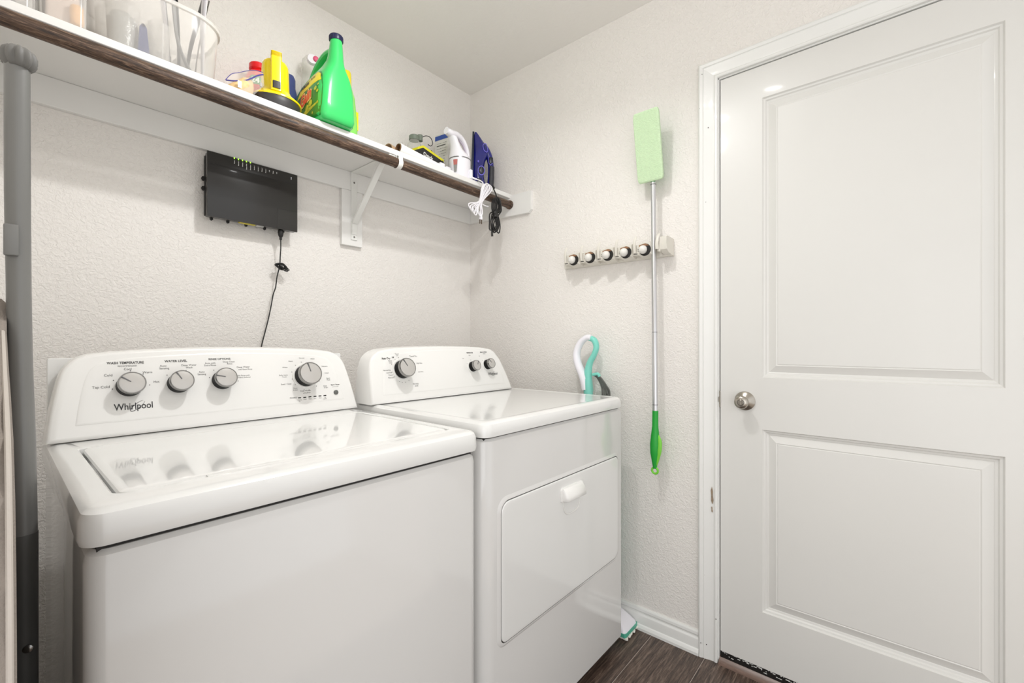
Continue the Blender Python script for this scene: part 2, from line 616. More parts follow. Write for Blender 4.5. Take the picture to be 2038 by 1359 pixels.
# door casing: profile (offset from the inner edge, projection from the wall)
CP = [(0, 0.0), (0, 0.010), (0.003, 0.0125), (0.008, 0.0125), (0.012, 0.010), (0.019, 0.0105), (0.032, 0.0135), (0.045, 0.0165),
      (0.0475, 0.0145), (0.0495, 0.0175), (0.0575, 0.0195), (0.0605, 0.0185), (0.0625, 0.0155), (0.064, 0.013), (0.066, 0.011), (0.066, 0.0)]
IY0, IY1, IZ = -1.266, -2.096, 2.0745
b = NB()
loft(b, [[V(-h, IY0 + u, 0.0) for u, h in CP], [V(-h, IY0 + u, IZ + u) for u, h in CP]])
o_tr = struct('trim_1', b, M['trim'], origin=(0, 0, 0), sharp=18)
q = NB()
for (yy, zz, s) in ((-1.236, 1.905, .0013), (-1.262, 0.155, .0014), (-1.212, 0.052, .0013), (-1.208, 1.98, .001), (-1.216, 2.102, .0011), (-1.228, 1.64, .001), (-1.224, 0.30, .0012), (-1.23, .052, .0016), (-1.222, .115, .001)):
    sphere(q, (-0.0125 if yy < -1.255 else -0.0185 if yy > -1.222 else -0.0145, yy, zz), s * 1.3, 8)
plabel(finish('nail_hole', q, M['spot'], o_tr), 'dark nail holes')['kind'] = 'stuff'
q = NB()
pts = [(0, 0), (.004, .012), (.0035, .03), (.005, .048), (.001, .062), (-.002, .045), (-.0015, .03), (-.004, .014), (-.002, .004)]
prism(q, pts, lambda u, v, h: V(-0.0122 - h, -1.2495 + u, 0.560 + v), 0.0, 0.0012)
prism(q, [(u * .6, v * .35) for u, v in pts], lambda u, v, h: V(-0.0122 - h, -1.249 + u, 0.53 + v), 0.0, 0.0012)
plabel(finish('paint_chip', q, M['wear'], o_tr), 'chipped paint showing wood')
b = NB()
loft(b, [[V(-h, IY0 + u, IZ + u) for u, h in CP], [V(-h, IY1 - u, IZ + u) for u, h in CP]])
struct('trim_2', b, M['trim'], origin=(0, 0, 0), sharp=18)
b = NB()
loft(b, [[V(-h, IY1 - u, 0.0) for u, h in CP], [V(-h, IY1 - u, IZ + u) for u, h in CP]])
struct('trim_3', b, M['trim'], origin=(0, 0, 0), sharp=18)
# jamb with stop
b = NB()
bm_box(b, (0.0, -1.2695, 0.0), (0.12, -1.258, 2.078), 0.001, 1)
bm_box(b, (0.0, -2.104, 0.0), (0.12, -2.0925, 2.078), 0.001, 1)
bm_box(b, (0.0, -2.104, 2.0705), (0.12, -1.258, 2.082), 0.001, 1)
bm_box(b, (0.041, -1.290, 0.0), (0.075, -1.262, 2.074))
bm_box(b, (0.041, -2.100, 0.0), (0.075, -2.074, 2.074))
bm_box(b, (0.041, -2.100, 2.052), (0.075, -1.262, 2.074))
struct('trim_4', b, M['trim'], origin=(0, 0, 0))
# sill under the door
b = NB()
loft(b, [[V(-0.016, y, 0.0), V(-0.012, y, 0.006), V(0.004, y, 0.018), V(0.11, y, 0.020), V(0.11, y, -0.006), V(-0.016, y, -0.006)] for y in (-1.2695, -2.0925)])
struct('trim_5', b, M['sill'], origin=(0, 0, 0))

# door: slab frame with two moulded panels
PY0, PY1 = -1.4045, -1.9565
PZ = [(0.229, 0.8428), (1.018, 1.958)]
XF = 0.002
b = NB()


def quad(bm, y0, y1, z0, z1, x):
    vs = [bm.verts.new((x, y0, z0)), bm.verts.new((x, y0, z1)), bm.verts.new((x, y1, z1)), bm.verts.new((x, y1, z0))]
    bm.faces.new(vs)


ys = [DY0, PY0, PY1, DY1]
zs = [DZ0, PZ[0][0], PZ[0][1], PZ[1][0], PZ[1][1], DZ1]
for i in range(3):
    for j in range(5):
        if i == 1 and j in (1, 3):
            continue
        quad(b, ys[i], ys[i + 1], zs[j], zs[j + 1], XF)
bmesh.ops.remove_doubles(b, verts=b.verts, dist=1e-5)
X2 = 0.037
cs = [(DY0, DZ0), (DY0, DZ1), (DY1, DZ1), (DY1, DZ0)]
for k in range(4):
    (ya, za), (yb, zb) = cs[k], cs[(k + 1) % 4]
    b.faces.new([b.verts.new((XF, ya, za)), b.verts.new((XF, yb, zb)), b.verts.new((X2, yb, zb)), b.verts.new((X2, ya, za))])
quad(b, DY0, DY1, DZ0, DZ1, X2)
bmesh.ops.remove_doubles(b, verts=b.verts, dist=1e-5)
door = struct('door_1', b, M['door'], origin=(0, 0, 0), sharp=25)
RP = [(0, 0), (0.0035, 0.0055), (0.0085, 0.0065), (0.0115, 0.0105), (0.0165, 0.0115), (0.0185, 0.0125), (0.0405, 0.0035), (0.0435, 0.0045), (0.046, 0.0035)]
for z0, z1 in PZ:
    q = NB()
    rings = []
    for ins, dep in RP:
        rings.append([V(XF + dep, PY0 - ins, z0 + ins), V(XF + dep, PY0 - ins, z1 - ins), V(XF + dep, PY1 + ins, z1 - ins), V(XF + dep, PY1 + ins, z0 + ins)])
    loft(q, rings, True, False, True)
    finish('door_panel', q, M['door'], door, sharp=12)
# rubber sweep under the door, scuffed
q = NB()
bm_box(q, (0.0045, DY1, 0.012), (0.030, DY0 - 0.001, 0.0425))
sw = plabel(finish('door_sweep', q, M['black'], door), 'black rubber door sweep')
q = NB()
for i in range(46):
    y = DY0 - 0.004 - i * 0.0072 - random.random() * 0.003
    z = 0.0400 - 0.014 * random.random() ** 1.5
    w = 0.002 + 0.010 * random.random()
    bm_box(q, (0.0030, y - w, z), (0.0046, y, z + 0.0008 + 0.0018 * random.random()))
o = plabel(finish('scuff', q, M['trim'], sw), 'white paint scuffs')
o['kind'] = 'stuff'

# door knob
kz, ky = 0.935, -1.352
q = NB()
lathe(q, [(0.0, 0.0325), (0.004, 0.0325), (0.0075, 0.0295), (0.013, 0.019), (0.016, 0.0145)], (XF, ky, kz), (-1, 0, 0), 36, True, False)
knob = finish('door_knob', q, M['nickel'], door, sharp=40)
q = NB()
lathe(q, [(0.010, 0.012), (0.026, 0.0115), (0.033, 0.0155), (0.040, 0.0205), (0.049, 0.0225), (0.055, 0.0205), (0.058, 0.015), (0.0585, 0.0105), (0.0575, 0.0100), (0.0575, 0.001)], (XF, ky, kz), (-1, 0, 0), 36)
finish('knob_grip', q, M['nickel'], knob, sharp=50)
q = NB()
lathe(q, [(0.0572, 0.0093), (0.0592, 0.0093), (0.0597, 0.0085)], (XF, ky, kz), (-1, 0, 0), 24)
bm_box(q, (XF - 0.0612, ky - 0.0016, kz - 0.0065), (XF - 0.0590, ky + 0.0016, kz + 0.0065), 0.0005, 1)
finish('turn_button', q, M['nickel'], knob)
q = NB()
lathe(q, [(0.0066, 0.0034), (0.0088, 0.0034)], (XF, ky - 0.0235, kz - 0.001), (-1, 0, 0.2), 14)
lathe(q, [(0.0576, 0.0108), (0.0580, 0.0108)], (XF, ky, kz), (-1, 0, 0), 24)
plabel(finish('screw_hole', q, M['dark_gap'], knob), 'dark screw hole')
q = NB()
bm_box(q, (-0.0008, DY0 + 0.0002, kz - 0.029), (0.020, DY0 + 0.0034, kz + 0.029))
bm_box(q, (-0.0045, DY0 + 0.0006, kz - 0.010), (0.010, DY0 + 0.0044, kz + 0.008))
finish('strike_plate', q, M['nickel'], door)

# ceiling fixture out of frame that carries the two bulbs
t = thing('ceiling_light', 'white round base plate fixture on the ceiling with two bulbs', 'light', (-0.83, -1.16, ZC))
q = NB()
lathe(q, [(0, 0.16), (0.018, 0.16), (0.026, 0.15)], (-0.83, -1.16, ZC), (0, 0, -1), 36)
finish('base_plate', q, M['white_flat'], t)
for x, y in ((-0.90, -1.02), (-0.76, -1.30)):
    q = NB()
    lathe(q, [(0.026, 0.030), (0.095, 0.045), (0.108, 0.045), (0.108, 0.041), (0.100, 0.041)], (x, y, ZC), (0, 0, -1), 20)
    finish('lamp_socket', q, M['white_flat'], t)

# ------------------------------------------------------------------ shelf, cleats, brackets, rod
SZ0, SZ1 = 1.850, 1.871
b = NB()
bm_box(b, (-1.738, -0.300, SZ0), (-0.001, -0.0005, SZ1), 0.0015, 1)
sh = tag(finish('wall_shelf', b, M['shelf'], origin=(-0.87, -0.15, SZ0)), 'long white painted wall shelf above the washer and dryer', 'shelf')
b = NB()
bm_box(b, (-1.738, -0.018, 1.772), (-0.0005, -0.0005, 1.8497), 0.0012, 1)
bm_box(b, (-0.748, -0.018, 1.541), (-0.655, -0.0006, 1.7715), 0.0012, 1)
tag(finish('back_cleat', b, M['shelf'], origin=(-0.87, 0, 1.77)), 'white board under the shelf along the back wall with a short drop behind the bracket', 'cleat')
b = NB()
loft(b, [[V(x, 0, 1.7725) + V(0, -0.0185, 0), V(x, -0.415, 1.758), V(x, -0.431, 1.772), V(x, -0.431, 1.8615), V(x, -0.302, 1.8615), V(x, -0.300, 1.8495), V(x, -0.0185, 1.8495)] for x in (-0.018, -0.0006)])
tag(finish('side_cleat', b, M['shelf'], origin=(0, -0.2, 1.76)), 'white board on the right wall that carries the shelf end and the rod', 'cleat')

# rod
b = NB()
p0, p1 = V(-0.0185, -0.300, 1.8165), V(-1.737, -0.300, 1.8290)
ax = p1 - p0
lathe(b, [(0.0, 0.0180), (ax.length, 0.0185)], p0, ax, 28)
rod = tag(finish('closet_rod', b, M['rod'], origin=(-0.87, -0.3, 1.82)), 'dark brown wooden hanging rod along the shelf front', 'rod')
q = NB()
lathe(q, [(0.0, 0.0215), (0.009, 0.0215), (0.011, 0.019)], p0 + V(0.0003, 0, 0), ax, 28)
finish('rod_end_cap', q, M['rod'], rod)

# bracket
t = thing('shelf_bracket', 'white metal shelf and rod bracket with a diagonal brace under the shelf', 'bracket', (-0.70, -0.02, 1.56))
q = NB()
bm_box(q, (-0.709, -0.0225, 1.566), (-0.682, -0.0185, 1.848), 0.0008, 1)
finish('wall_plate', q, M['metal_white'], t)
q = NB()
bm_box(q, (-0.709, -0.296, 1.8462), (-0.680, -0.0185, 1.8495), 0.0008, 1)
finish('top_plate', q, M['metal_white'], t)
q = NB()
for s in (-1, 1):
    pass
a0, a1 = V(-0.695, -0.0225, 1.640), V(-0.695, -0.232, 1.8462)
dirv = (a1 - a0).normalized()
up = V(0, dirv.z, -dirv.y)
w = 0.0125
prof = [(-w, 0.0), (-w, 0.007), (-w + 0.002, 0.009), (w - 0.002, 0.009), (w, 0.007), (w, 0.0)]
loft(q, [[p + V(1, 0, 0) * u - up * v for u, v in prof] for p in (a0, a1)])
finish('brace', q, M['metal_white'], t)
q = NB()
bm_box(q, (-0.707, -0.0255, 1.588), (-0.684, -0.0225, 1.640), 0.001, 1)
finish('brace_foot', q, M['metal_white'], t)
for z in (1.578, 1.806):
    q = NB()
    lathe(q, [(0.0, 0.0042), (0.002, 0.0036), (0.0026, 0.001)], (-0.6955, -0.0225, z), (0, -1, 0), 12)
    finish('screw', q, M['chrome'], t)
q = NB()
hx = -0.672
pth = [V(hx, -0.270, 1.848), V(hx, -0.318, 1.846), V(hx, -0.3235, 1.835)]
ring = []
zc = 1.8215
for i in range(15):
    a = R(35 - i * 250 / 14)
    ring.append(V(hx, -0.300 - 0.0206 * math.cos(a), zc + 0.0206 * math.sin(a)))
tube(q, [V(hx, -0.262, 1.8475), V(hx, -0.300, 1.8470), V(hx, -0.3165, 1.8440)] + ring, 0.0013, 8, False, 2, (7.5, 1.0), up=(1, 0, 0))
finish('rod_hook', q, M['metal_white'], t)
q = NB()
bm_box(q, (-0.709, -0.2965, 1.8445), (-0.662, -0.262, 1.8480), 0.0008, 1)
bm_box(q, (-0.682, -0.3030, 1.836), (-0.662, -0.2990, 1.8480), 0.0008, 1)
finish('hook_arm', q, M['metal_white'], t)

# ------------------------------------------------------------------ washer and dryer
LEAN = 0.29
NRM = V(0, -1, LEAN).normalized()


def face_fn(y0, z0):
    def f(x, z, off=0.0):
        return V(x, y0 + LEAN * (z - z0), z) + NRM * off
    return f


def console_outline(half_l, half_r, xl, xr, z0):
    L = catmull([V(xl + d, 0, z) for d, z in half_l], 4)
    Rr = catmull([V(xr - d, 0, z) for d, z in half_r], 4)
    pts = [(p.x, p.z) for p in L] + [(p.x, p.z) for p in reversed(Rr)]
    return pts


def inset_poly(pts, d):
    n = len(pts)
    out = []
    for i in range(n):
        p0, p1, p2 = Vector(pts[i - 1]), Vector(pts[i]), Vector(pts[(i + 1) % n])
        e1 = (p1 - p0).normalized()
        e2 = (p2 - p1).normalized()
        n1, n2 = Vector((e1.y, -e1.x)), Vector((e2.y, -e2.x))
        nn = (n1 + n2)
        if nn.length < 1e-6:
            nn = n1
        nn.normalize()
        k = d / max(0.4, nn.dot(n1))
        q = p1 + nn * k
        out.append((q.x, q.y))
    return out


def make_console(parent, outline, F, yback, plate):
    q = NB()
    pts = outline
    zmin = min(p[1] for p in pts)
    r0 = [F(x, z, 0.0) for x, z in inset_poly(pts, 0.007)]
    r1 = [F(x, z, -0.0022) for x, z in inset_poly(pts, 0.0025)]
    r2 = [F(x, z, -0.0075) for x, z in pts]
    r3 = [V(x, yback - 0.012, z) for x, z in pts]
    r4 = [V(x, yback, z) for x, z in inset_poly(pts, 0.012)]
    for r in (r0, r1, r2, r3, r4):
        for v in r:
            v.z = max(v.z, zmin)
    loft(q, [r0, r1, r2, r3, r4])
    con = finish('console', q, M['console'], parent, sharp=40)
    q = NB()
    pp = catmull([V(x, 0, z) for x, z in plate], 5)
    p2 = [(p.x, p.z) for p in pp]
    loft(q, [[F(x, z, -0.001) for x, z in p2], [F(x, z, 0.0004) for x, z in p2], [F(x, z, 0.0012) for x, z in inset_poly(p2, 0.0025)]])
    finish('face_plate', q, M['console'], con, sharp=30)
    return con


def make_knob(parent, F, x, z, r, depth, ang, ring=None, name='knob', off=0.0012):
    """dial: black skirt, chrome rim, silver face, raised pointer. ang measured from up, clockwise positive"""
    n = NRM
    c = F(x, z, off)
    q = NB()
    lathe(q, [(0, r * 0.97), (depth * 0.80, r * 0.93)], c, n, 36)
    k = finish(name, q, M['skirt'], parent)
    q = NB()
    lathe(q, [(depth * 0.72, r * 0.93), (depth * 0.74, r * 1.0), (depth * 0.92, r * 1.0), (depth * 0.985, r * 0.955), (depth * 0.985, r * 0.90)], c, n, 40, True, False)
    finish('rim', q, M['chrome'], k)
    q = NB()
    lathe(q, [(depth * 0.86, r * 0.91), (depth * 0.965, r * 0.905), (depth * 1.0, r * 0.6), (depth * 1.01, r * 0.001)], c, n, 36, True, True)
    finish('dial_face', q, M['silver'], k)
    q = NB()
    upv = V(0, LEAN, 1).normalized()
    d = upv * math.cos(R(ang)) + V(1, 0, 0) * math.sin(R(ang))
    s = d.cross(n).normalized()
    ctr = c + n * (depth * 0.975)
    a, e = ctr + d * (r * 0.12), ctr + d * (r * 0.93)
    hw = r * 0.055
    loft(q, [[a - s * hw, a + s * hw, e + s * hw * 1.2, e - s * hw * 1.2], [a - s * hw * .6 + n * .0022, a + s * hw * .6 + n * .0022, e + s * hw * .8 + n * .0022, e - s * hw * .8 + n * .0022]])
    finish('pointer', q, M['pole_ring'], k)
    if ring:
        q = NB()
        lathe(q, [(-0.001, r * ring), (0.003, r * ring), (0.0052, r * (ring - 0.06)), (0.0055, r * 0.7)], c, n, 40)
        finish('dial_base', q, M['console'], k)
    return k


def swoosh(q, F, x, z, w, h, off=0.0019, tilt=0.45):
    pts = []
    for i in range(30):
        a = 2 * PI * i / 30
        u, v = math.cos(a) * w / 2, math.sin(a) * h / 2
        pts.append(F(x + u * math.cos(tilt) * 1.0, z + u * math.sin(tilt) + v, off))
    pts = pts[3:] + pts[:1]
    C = pts
    rings = []
    for i, p in enumerate(C):
        a = C[max(0, i - 1)]
        bb = C[min(len(C) - 1, i + 1)]
        t = (bb - a).normalized()
        s = t.cross(NRM).normalized()
        wd = w * (0.006 + 0.014 * math.sin(PI * i / (len(C) - 1)))
        rings.append([p - s * wd, p + s * wd])
    loft(q, rings, False, False, False)


def arc_dots(q, F, cx, cz, r, angs, size=0.0011):
    for a in angs:
        x, z = cx + r * math.sin(R(a)), cz + r * math.cos(R(a))
        lathe(q, [(0, size), (0.0002, size)], F(x, z, 0.00155), NRM, 8)


# ---- washer
WX0, WX1, WYF, WYB, WZ = -1.613, -0.914, -0.985, -0.335, 0.924
t = thing('washing_machine', 'white top loading washing machine on the left with four dials on its console', 'washer', (-1.2635, -0.66, 0.0))
WASH = t
q = NB()
rings = []
x0, x1, y0, y1 = WX0 + 0.006, WX1 - 0.006, WYF + 0.006, WYB
for z, ins, r in ((0.030, 0.006, 0.020), (0.036, 0.0, 0.024), (0.850, 0.0, 0.024), (0.862, 0.002, 0.023), (0.868, 0.009, 0.018)):
    rings.append([V(x, y, z) for x, y in rrect(x0 + ins, x1 - ins, y0 + ins, y1 - ins, (r, r, 0.006, 0.006))])
loft(q, rings)
finish('cabinet', q, M['enamel_side'], t, sharp=30)
q = NB()
bm_box(q, (x0 + 0.012, y0 + 0.012, 0.862), (x1 - 0.012, y1 - 0.012, 0.880))
finish('seal', q, M['dark_gap'], t)
for fx in (WX0 + 0.06, WX1 - 0.06):
    for fy in (WYF + 0.07, WYB - 0.06):
        q = NB()
        lathe(q, [(0, 0.022), (0.008, 0.022), (0.012, 0.010), (0.034, 0.010)], (fx, fy, 0.0), (0, 0, 1), 16)
        finish('foot', q, M['black'], t)
# top frame with lid opening
q = NB()
LX0, LX1, LY0, LY1 = -1.574, -0.951, -0.9235, -0.505
rings = []
for z, ins, r in ((0.8745, 0.010, 0.02), (0.8765, 0.002, 0.026), (0.8840, 0.0, 0.028), (0.9080, 0.001, 0.028), (0.9165, 0.0042, 0.026), (0.9215, 0.0105, 0.022), (0.9235, 0.018, 0.018)):
    rings.append([V(x, y, z) for x, y in rrect(WX0 + ins, WX1 - ins, WYF + ins, WYB - 0.0, (r, r, 0.004, 0.004), 6)])
for z, g, r in ((0.9235, 0.0, 0.020), (0.9215, 0.0025, 0.018), (0.9000, 0.0045, 0.016)):
    rings.append([V(x, y, z) for x, y in rrect(LX0 + g, LX1 - g, LY0 + g, LY1 - g, r, 6)])
loft(q, rings)
finish('top_frame', q, M['enamel'], t, sharp=30)
# lid: front edge scooped in the middle for the fingers
q = NB()
rings = []
for z, g, r in ((0.9015, 0.0100, 0.014), (0.9170, 0.0085, 0.016), (0.9205, 0.0105, 0.016), (0.9225, 0.0150, 0.014), (0.9230, 0.0240, 0.010)):
    ring = []
    for x, y in rrect(LX0 + g, LX1 - g * 0.55, LY0 + g, LY1 - 0.002, r, 6):
        ring.append(V(x, y, z))
    rings.append(ring)
loft(q, rings)
bmesh.ops.recalc_face_normals(q, faces=q.faces)
finish('lid', q, M['lid'], t, sharp=30)
q = NB()
pts = [(-1.46, 0.0), (-1.40, 0.004), (-1.36, 0.0085), (-1.18, 0.0085), (-1.14, 0.004), (-1.08, 0.0)]
sp = catmull([V(x, d, 0) for x, d in pts], 5)
rings = [[V(p.x, LY0 + 0.0165 - p.y * 0.2 - 0.002, 0.9232), V(p.x, LY0 + 0.004 - p.y * 0.75, 0.9236), V(p.x, LY0 + 0.003 - p.y * 1.0, 0.9225), V(p.x, LY0 + 0.002, 0.9140), V(p.x, LY0 + 0.014, 0.9140)] for p in sp]
loft(q, rings)
finish('lid_lip', q, M['enamel'], t, sharp=50)
# rear panel behind the console
q = NB()
bm_box(q, (WX0 + 0.008, WYB - 0.004, 0.90), (WX1 - 0.012, WYB + 0.018, 1.100), 0.003, 2)
finish('rear_panel', q, M['enamel'], t)

FW = face_fn(-0.433, WZ)
hl = [(0.0, 0.9245), (0.0092, 0.9905), (0.0203, 1.050), (0.0285, 1.0765), (0.0420, 1.0945), (0.0580, 1.1050), (0.082, 1.1110), (0.145, 1.1170), (0.26, 1.1222), (0.349, 1.1232)]
outw = console_outline(hl, hl[:-1], -1.6135, -0.9155, WZ)
plw = [(-1.568, 0.9573), (-1.560, 1.0088), (-1.550, 1.0538), (-1.5373, 1.0790), (-1.513, 1.0920), (-1.44, 1.1010), (-1.2645, 1.1070), (-1.089, 1.1010), (-1.016, 1.0920), (-0.9917, 1.0790), (-0.979, 1.0538), (-0.969, 1.0088), (-0.961, 0.9573)]
con = make_console(t, outw, FW, WYB - 0.005, plw)
K = [(-1.4763, 1.0440, 0.0255, 0.028, -52, None), (-1.3829, 1.0439, 0.0250, 0.028, -28, None), (-1.2885, 1.0458, 0.0255, 0.028, -75, None), (-1.0734, 1.0438, 0.0335, 0.034, -12, 1.12)]
for x, z, r, dp, a, rg in K:
    make_knob(con, FW, x, z - 0.0095, r, dp * 1.25, a, rg)
q = NB()


def wtx(s, x, z, size, width=None, al='CENTER', bold=0.0):
    text_into(q, s, size, width, lambda u, v: FW(x + u, z + v, 0.00155), al, bold)


wtx('WASH TEMPERATURE', -1.4810, 1.0846, 0.0078, 0.066, bold=0.03)
wtx('RECOMMENDED', -1.4783, 1.0782, 0.0048, 0.034)
wtx('Cool', -1.4781, 1.0704, 0.0070)
wtx('Warm', -1.4427, 1.0613, 0.0070)
wtx('Cold', -1.5124, 1.0578, 0.0075)
wtx('Tap Cold', -1.5255, 1.0322, 0.0078)
wtx('Hot', -1.4266, 1.0382, 0.0072)
wtx('WATER LEVEL', -1.3857, 1.0859, 0.0078, 0.046, bold=0.03)
wtx('Auto', -1.4117, 1.0755, 0.0065)
wtx('Sensing', -1.4099, 1.0694, 0.0065)
wtx('Deep Water', -1.3593, 1.0755, 0.0062)
wtx('Wash', -1.3595, 1.0694, 0.0062)
wtx('RINSE OPTIONS', -1.2910, 1.0886, 0.0072, 0.050, bold=0.02)
wtx('Auto with', -1.3133, 1.0790, 0.0058)
wtx('Extra Rinse', -1.3136, 1.0735, 0.0058)
wtx('Deep Clean', -1.2704, 1.0812, 0.0058)
wtx('Rinse', -1.2686, 1.0758, 0.0058)
wtx('Auto', -1.3336, 1.0573, 0.0062)
wtx('Sensing', -1.3338, 1.0513, 0.0062)
wtx('Deep Water', -1.2366, 1.0657, 0.0062)
wtx('with Extra Rinse', -1.2328, 1.0598, 0.0052)
wtx('No Rinse with', -1.2377, 1.0437, 0.0050)
wtx('Fabric Softener', -1.2360, 1.0385, 0.0050)
# cycle dial legend
wtx('Normal', -1.0765, 1.0866, 0.0050)
wtx('Heavy', -1.0441, 1.0836, 0.0050)
wtx('Heavy', -1.1097, 1.0780, 0.0050)
wtx('Whites', -1.1281, 1.0608, 0.0050)
wtx('Bulky Items', -1.1346, 1.0387, 0.0050)
wtx('Towels', -1.1329, 1.0337, 0.0045)
wtx('Delicates', -1.0093, 1.0593, 0.0050)
wtx('Casual', -1.0059, 1.0387, 0.0050)
wtx('Quick', -1.0031, 1.0222, 0.0050)
wtx('Wash', -1.0035, 1.0172, 0.0050)
wtx('Soak / Clean', -1.1302, 1.0127, 0.0058)
wtx('Drain', -1.1059, 0.9993, 0.0052)
wtx('& Spin', -1.1062, 0.9943, 0.0050)
wtx('Rinse', -1.0160, 0.9998, 0.0050)
wtx('& Spin', -1.0144, 0.9948, 0.0050)
wtx('Clean Washer', -1.0773, 0.9899, 0.0055)
wtx('with affresh', -1.0747, 0.9839, 0.0048)
wtx('PROGRESS', -1.1147, 0.9726, 0.0055, 0.020)
for i, s in enumerate(('Sensing', 'Wash', 'Rinse', 'Spin', 'Final', 'Lid')):
    wtx(s, -1.0976 + i * 0.0153, 0.9660, 0.0040)
wtx('Fill', -1.0984, 0.9620, 0.0040)
wtx('Locked', -1.0220, 0.9620, 0.0036)
wtx('Start / Pause', -0.9836, 1.0013, 0.0055, bold=0.03)
wtx('press to start', -0.9835, 0.9960, 0.0036)
for cx, cz, r, angs in ((-1.4763, 1.037, 0.0335, (-100, -66, 0, 42, 92)), (-1.3829, 1.037, 0.0325, (-52, 25)), (-1.2885, 1.039, 0.0330, (-78, -40, 40, 75, 100)), (-1.0734, 1.037, 0.0420, (-165, -125, -100, -72, -40, -12, 20, 50, 85, 115, 140, 175))):
    arc_dots(q, FW, cx + 0.003, cz - 0.002, r, angs)
finish('lettering', q, M['print'], con, smooth=False, recalc=False)
q = NB()
text_into(q, 'Whirlpool', 0.0205, 0.0690, lambda u, v: FW(-1.4711 + u, 0.9815 + v, 0.00165), bold=0.012)
swoosh(q, FW, -1.4640, 0.9885, 0.032, 0.013, tilt=0.62)
finish('logo', q, M['logo'], con, smooth=False, recalc=False)
for i in range(6):
    q = NB()
    c = FW(-1.0976 + i * 0.0153, 0.9730, 0.0012)
    bm_box(q, (c.x - 0.0042, c.y - 0.0010, c.z - 0.0013), (c.x + 0.0042, c.y + 0.001, c.z + 0.0013))
    finish('indicator', q, M['skirt'], con)
q = NB()
lathe(q, [(0, 0.0072), (0.003, 0.0070), (0.0038, 0.0058), (0.0040, 0.001)], FW(-0.9848, 0.9795, 0.0012), NRM, 24)
plabel(finish('start_button', q, M['grey_cable'], con), 'round dark grey push button')

# ---- dryer
DX0, DX1, DYF, DYB, DZT = -0.893, -0.150, -0.970, -0.345, 0.934
t = thing('clothes_dryer', 'white front loading dryer on the right with a pull handle door', 'dryer', (-0.52, -0.65, 0.0))
q = NB()
x0, x1, y0, y1 = DX0 + 0.003, DX1 - 0.004, DYF, DYB
rings = []
for z, ins, r in ((0.040, 0.004, 0.034), (0.046, 0.0, 0.038), (0.868, 0.0, 0.038), (0.884, 0.0015, 0.036), (0.8905, 0.008, 0.030)):
    rings.append([V(x, y, z) for x, y in rrect(x0 + ins, x1 - ins * 0.8, y0 + ins, y1, (r, 0.008, 0.004, 0.004), 6)])
vr = loft(q, rings)
finish('cabinet', q, M['enamel_side'], t, sharp=30)
q = NB()
bm_box(q, (x0 + 0.014, y0 + 0.014, 0.885), (x1 - 0.010, y1 - 0.004, 0.902))
finish('seal', q, M['dark_gap'], t)
for fx in (DX0 + 0.06, DX1 - 0.06):
    for fy in (DYF + 0.09, DYB - 0.06):
        q = NB()
        lathe(q, [(0, 0.020), (0.008, 0.020), (0.012, 0.010), (0.045, 0.010)], (fx, fy, 0.0), (0, 0, 1), 16)
        finish('foot', q, M['black'], t)
q = NB()
rings = []
for z, ins, r in ((0.8945, 0.008, 0.022), (0.8965, 0.001, 0.026), (0.905, 0.0, 0.028), (0.9200, 0.0010, 0.028), (0.9280, 0.0045, 0.025), (0.9325, 0.0110, 0.020), (0.9345, 0.019, 0.016), (0.9345, 0.026, 0.014), (0.9330, 0.032, 0.012)):
    rings.append([V(x, y, z) for x, y in rrect(DX0 + ins, DX1 - ins, DYF - 0.006 + ins, DYB - 0.0, (r, r, 0.004, 0.004), 6)])
loft(q, rings)
finish('top_panel', q, M['enamel'], t, sharp=30)
# door: rounded panel proud of a dark groove
q = NB()
fo = rrect(-0.8315, -0.1925, 0.354, 0.7235, (0.020, 0.030, 0.020, 0.030), 8)
loft(q, [[V(x, DYF + 0.0005, z) for x, z in fo], [V(x, DYF - 0.0012, z) for x, z in fo]])
gr = finish('door_groove', q, M['dark_gap'], t)
q = NB()
rings = []
for off, ins in ((-0.0005, 0.0028), (0.0045, 0.0028), (0.0062, 0.0040), (0.0068, 0.0065)):
    rings.append([V(x, DYF - off, z) for x, z in rrect(-0.8315 + ins, -0.1925 - ins, 0.354 + ins, 0.7235 - ins, (0.018, 0.028, 0.018, 0.028), 8)])
loft(q, rings)
dd = finish('dryer_door', q, M['enamel'], t, sharp=35)
# raised frame around the door opening (outer lip of the groove)
q = NB()
outer = rrect(-0.8315 - 0.012, -0.1925 + 0.012, 0.354 - 0.012, 0.7235 + 0.012, (0.030, 0.040, 0.030, 0.040), 8)
mid = rrect(-0.8315 - 0.0035, -0.1925 + 0.0035, 0.354 - 0.0035, 0.7235 + 0.0035, (0.022, 0.033, 0.022, 0.033), 8)
vr = loft(q, [[V(x, DYF + 0.0008, z) for x, z in outer], [V(x, DYF - 0.0042, z) for x, z in mid], [V(x, DYF - 0.0042, z) for x, z in fo], [V(x, DYF + 0.0008, z) for x, z in fo]], True, False, False)
finish('door_surround', q, M['enamel_side'], t, sharp=60)
